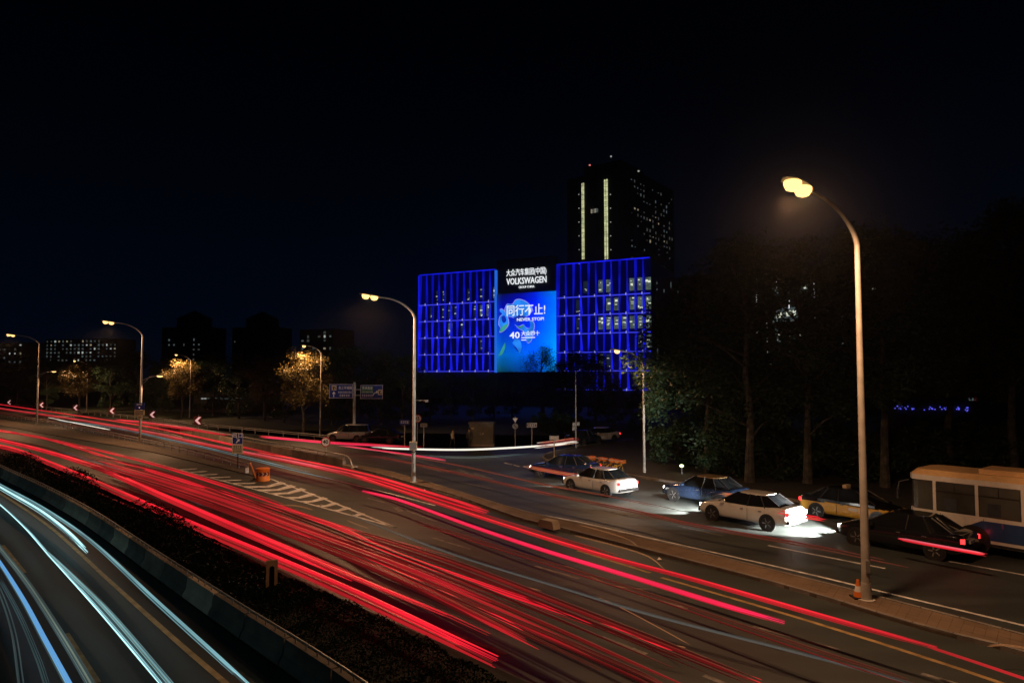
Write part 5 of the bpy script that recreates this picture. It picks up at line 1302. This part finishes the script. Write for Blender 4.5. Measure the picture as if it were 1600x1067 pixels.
trail('pale teal streaks on the left lanes near the left edge', [(80, 703), (150, 722), (250, 760), (330, 795)], .4, .7, .1, 8, ['trail_ice3', 'trail_ice3', 'trail_white2'], (.012, .022), 34, (.3, .3), 'pale light trails over the main road')
# thin flickering orange threads
TH = [('orange thread zigzagging across the deep red band', [(520, 858), (560, 866), (600, 876), (625, 896)]), ('orange thread crossing at the middle of the left lanes', [(560, 852), (590, 872), (625, 900)]),
      ('orange thread above the pale streak in the middle lanes', [(842, 877), (890, 886), (960, 915), (1028, 922)]), ('orange thread near the bottom centre', [(770, 905), (800, 912), (850, 925)]),
      ('orange thread left of the bottom centre', [(700, 942), (740, 952), (780, 958)]), ('long dotted orange thread running to the bottom edge', [(930, 930), (970, 948), (1040, 985), (1085, 1010)]),
      ('short orange thread in the lower middle lane', [(1030, 1004), (1050, 1008), (1075, 1013)]), ('thin orange thread at the right end of the island', [(1540, 1009), (1570, 1008), (1600, 1012), (1660, 1025)]),
      ('orange thread below the gore', [(430, 789), (460, 790), (490, 797)]), ('orange thread by the tip of the gore', [(540, 812), (560, 820), (577, 826)]),
      ('pale thread beside the brick island kerb', [(880, 832), (960, 852), (1010, 868), (1042, 892)]), ('golden thread on the island itself', [(900, 818), (950, 832), (980, 842), (1000, 856)])]
for i, (lb, px) in enumerate(TH):
    trail('thin '+lb if not lb.startswith(('thin', 'short', 'long', 'pale')) else lb, px, .5, .06, .05, 2, ['trail_orange', 'trail_orange2'], (.005, .009), 60+i, (.1, .1), 'thin orange light threads')
# lower carriageway
trail('widest ice white streak, nearest the concrete barrier', [(-50, 727), (0, 757), (65, 792), (140, 843), (250, 944), (380, 1062), (460, 1135)], .65, .15, .10, 7, ['trail_ice', 'trail_ice2', 'trail_ice2'], (.018, .036), 40, (0, .1), WGr)
trail('short bright ice white streak that breaks off beside the barrier', [(-50, 730), (0, 762), (60, 797), (100, 827), (137, 862)], .65, .18, .10, 8, ['trail_ice', 'trail_ice', 'trail_ice2'], (.022, .042), 41, (0, .03), WGr)
trail('ice white streak in the middle of the lower carriageway', [(-40, 758), (0, 788), (40, 825), (76, 866), (150, 948), (250, 1066), (300, 1130)], .65, .10, .08, 4, ['trail_ice', 'trail_ice', 'trail_ice2'], (.012, .028), 42, (0, .05), WGr)
trail('soft grey green streak right of the middle ice streak', [(74, 862), (120, 905), (170, 955), (265, 1066), (330, 1145)], .65, .20, .10, 6, ['trail_ice2', 'trail_moss', 'trail_ice3', 'trail_moss'], (.018, .034), 43, (0, .05), WGr)
trail('sky blue streak curving down at the lower left', [(-30, 838), (0, 880), (35, 935), (70, 1000), (105, 1064), (140, 1130)], .65, .16, .08, 8, ['trail_blue', 'trail_blue', 'trail_ice2'], (.018, .034), 44, (0, .03), WGr)
trail('moss green streak right of the sky blue streak', [(-30, 820), (0, 857), (40, 908), (80, 968), (138, 1064), (175, 1135)], .65, .14, .08, 7, ['trail_moss', 'trail_moss', 'trail_ice3'], (.018, .032), 45, (0, .03), WGr)
trail('dim blue streak in the lower left corner', [(-20, 890), (0, 925), (20, 985), (32, 1064), (40, 1130)], .65, .10, .08, 3, ['trail_ice3', 'trail_ice2', 'trail_ice3'], (.010, .018), 46, (0, .03), WGr)
trail('dim teal streak beside the sky blue streak', [(0, 905), (30, 960), (60, 1030), (72, 1066), (90, 1120)], .5, .22, .08, 4, ['trail_ice3', 'trail_ice3'], (.008, .016), 48, (0, .1), WGr)

# ================================================================== HAZE of the city night
hm = bpy.data.materials.new('night_air'); hm.use_nodes = True; hn = hm.node_tree
for nd in list(hn.nodes): hn.nodes.remove(nd)
ho_ = hn.nodes.new('ShaderNodeOutputMaterial'); pv_ = hn.nodes.new('ShaderNodeVolumePrincipled')
pv_.inputs['Color'].default_value = (.85, .88, .92, 1); pv_.inputs['Density'].default_value = HAZE; pv_.inputs['Anisotropy'].default_value = .88
hn.links.new(pv_.outputs[0], ho_.inputs['Volume'])
q = MB(); q.box((0, 150, 46), (700, 720, 98)); tag(q.build('haze', hm), kind='stuff')
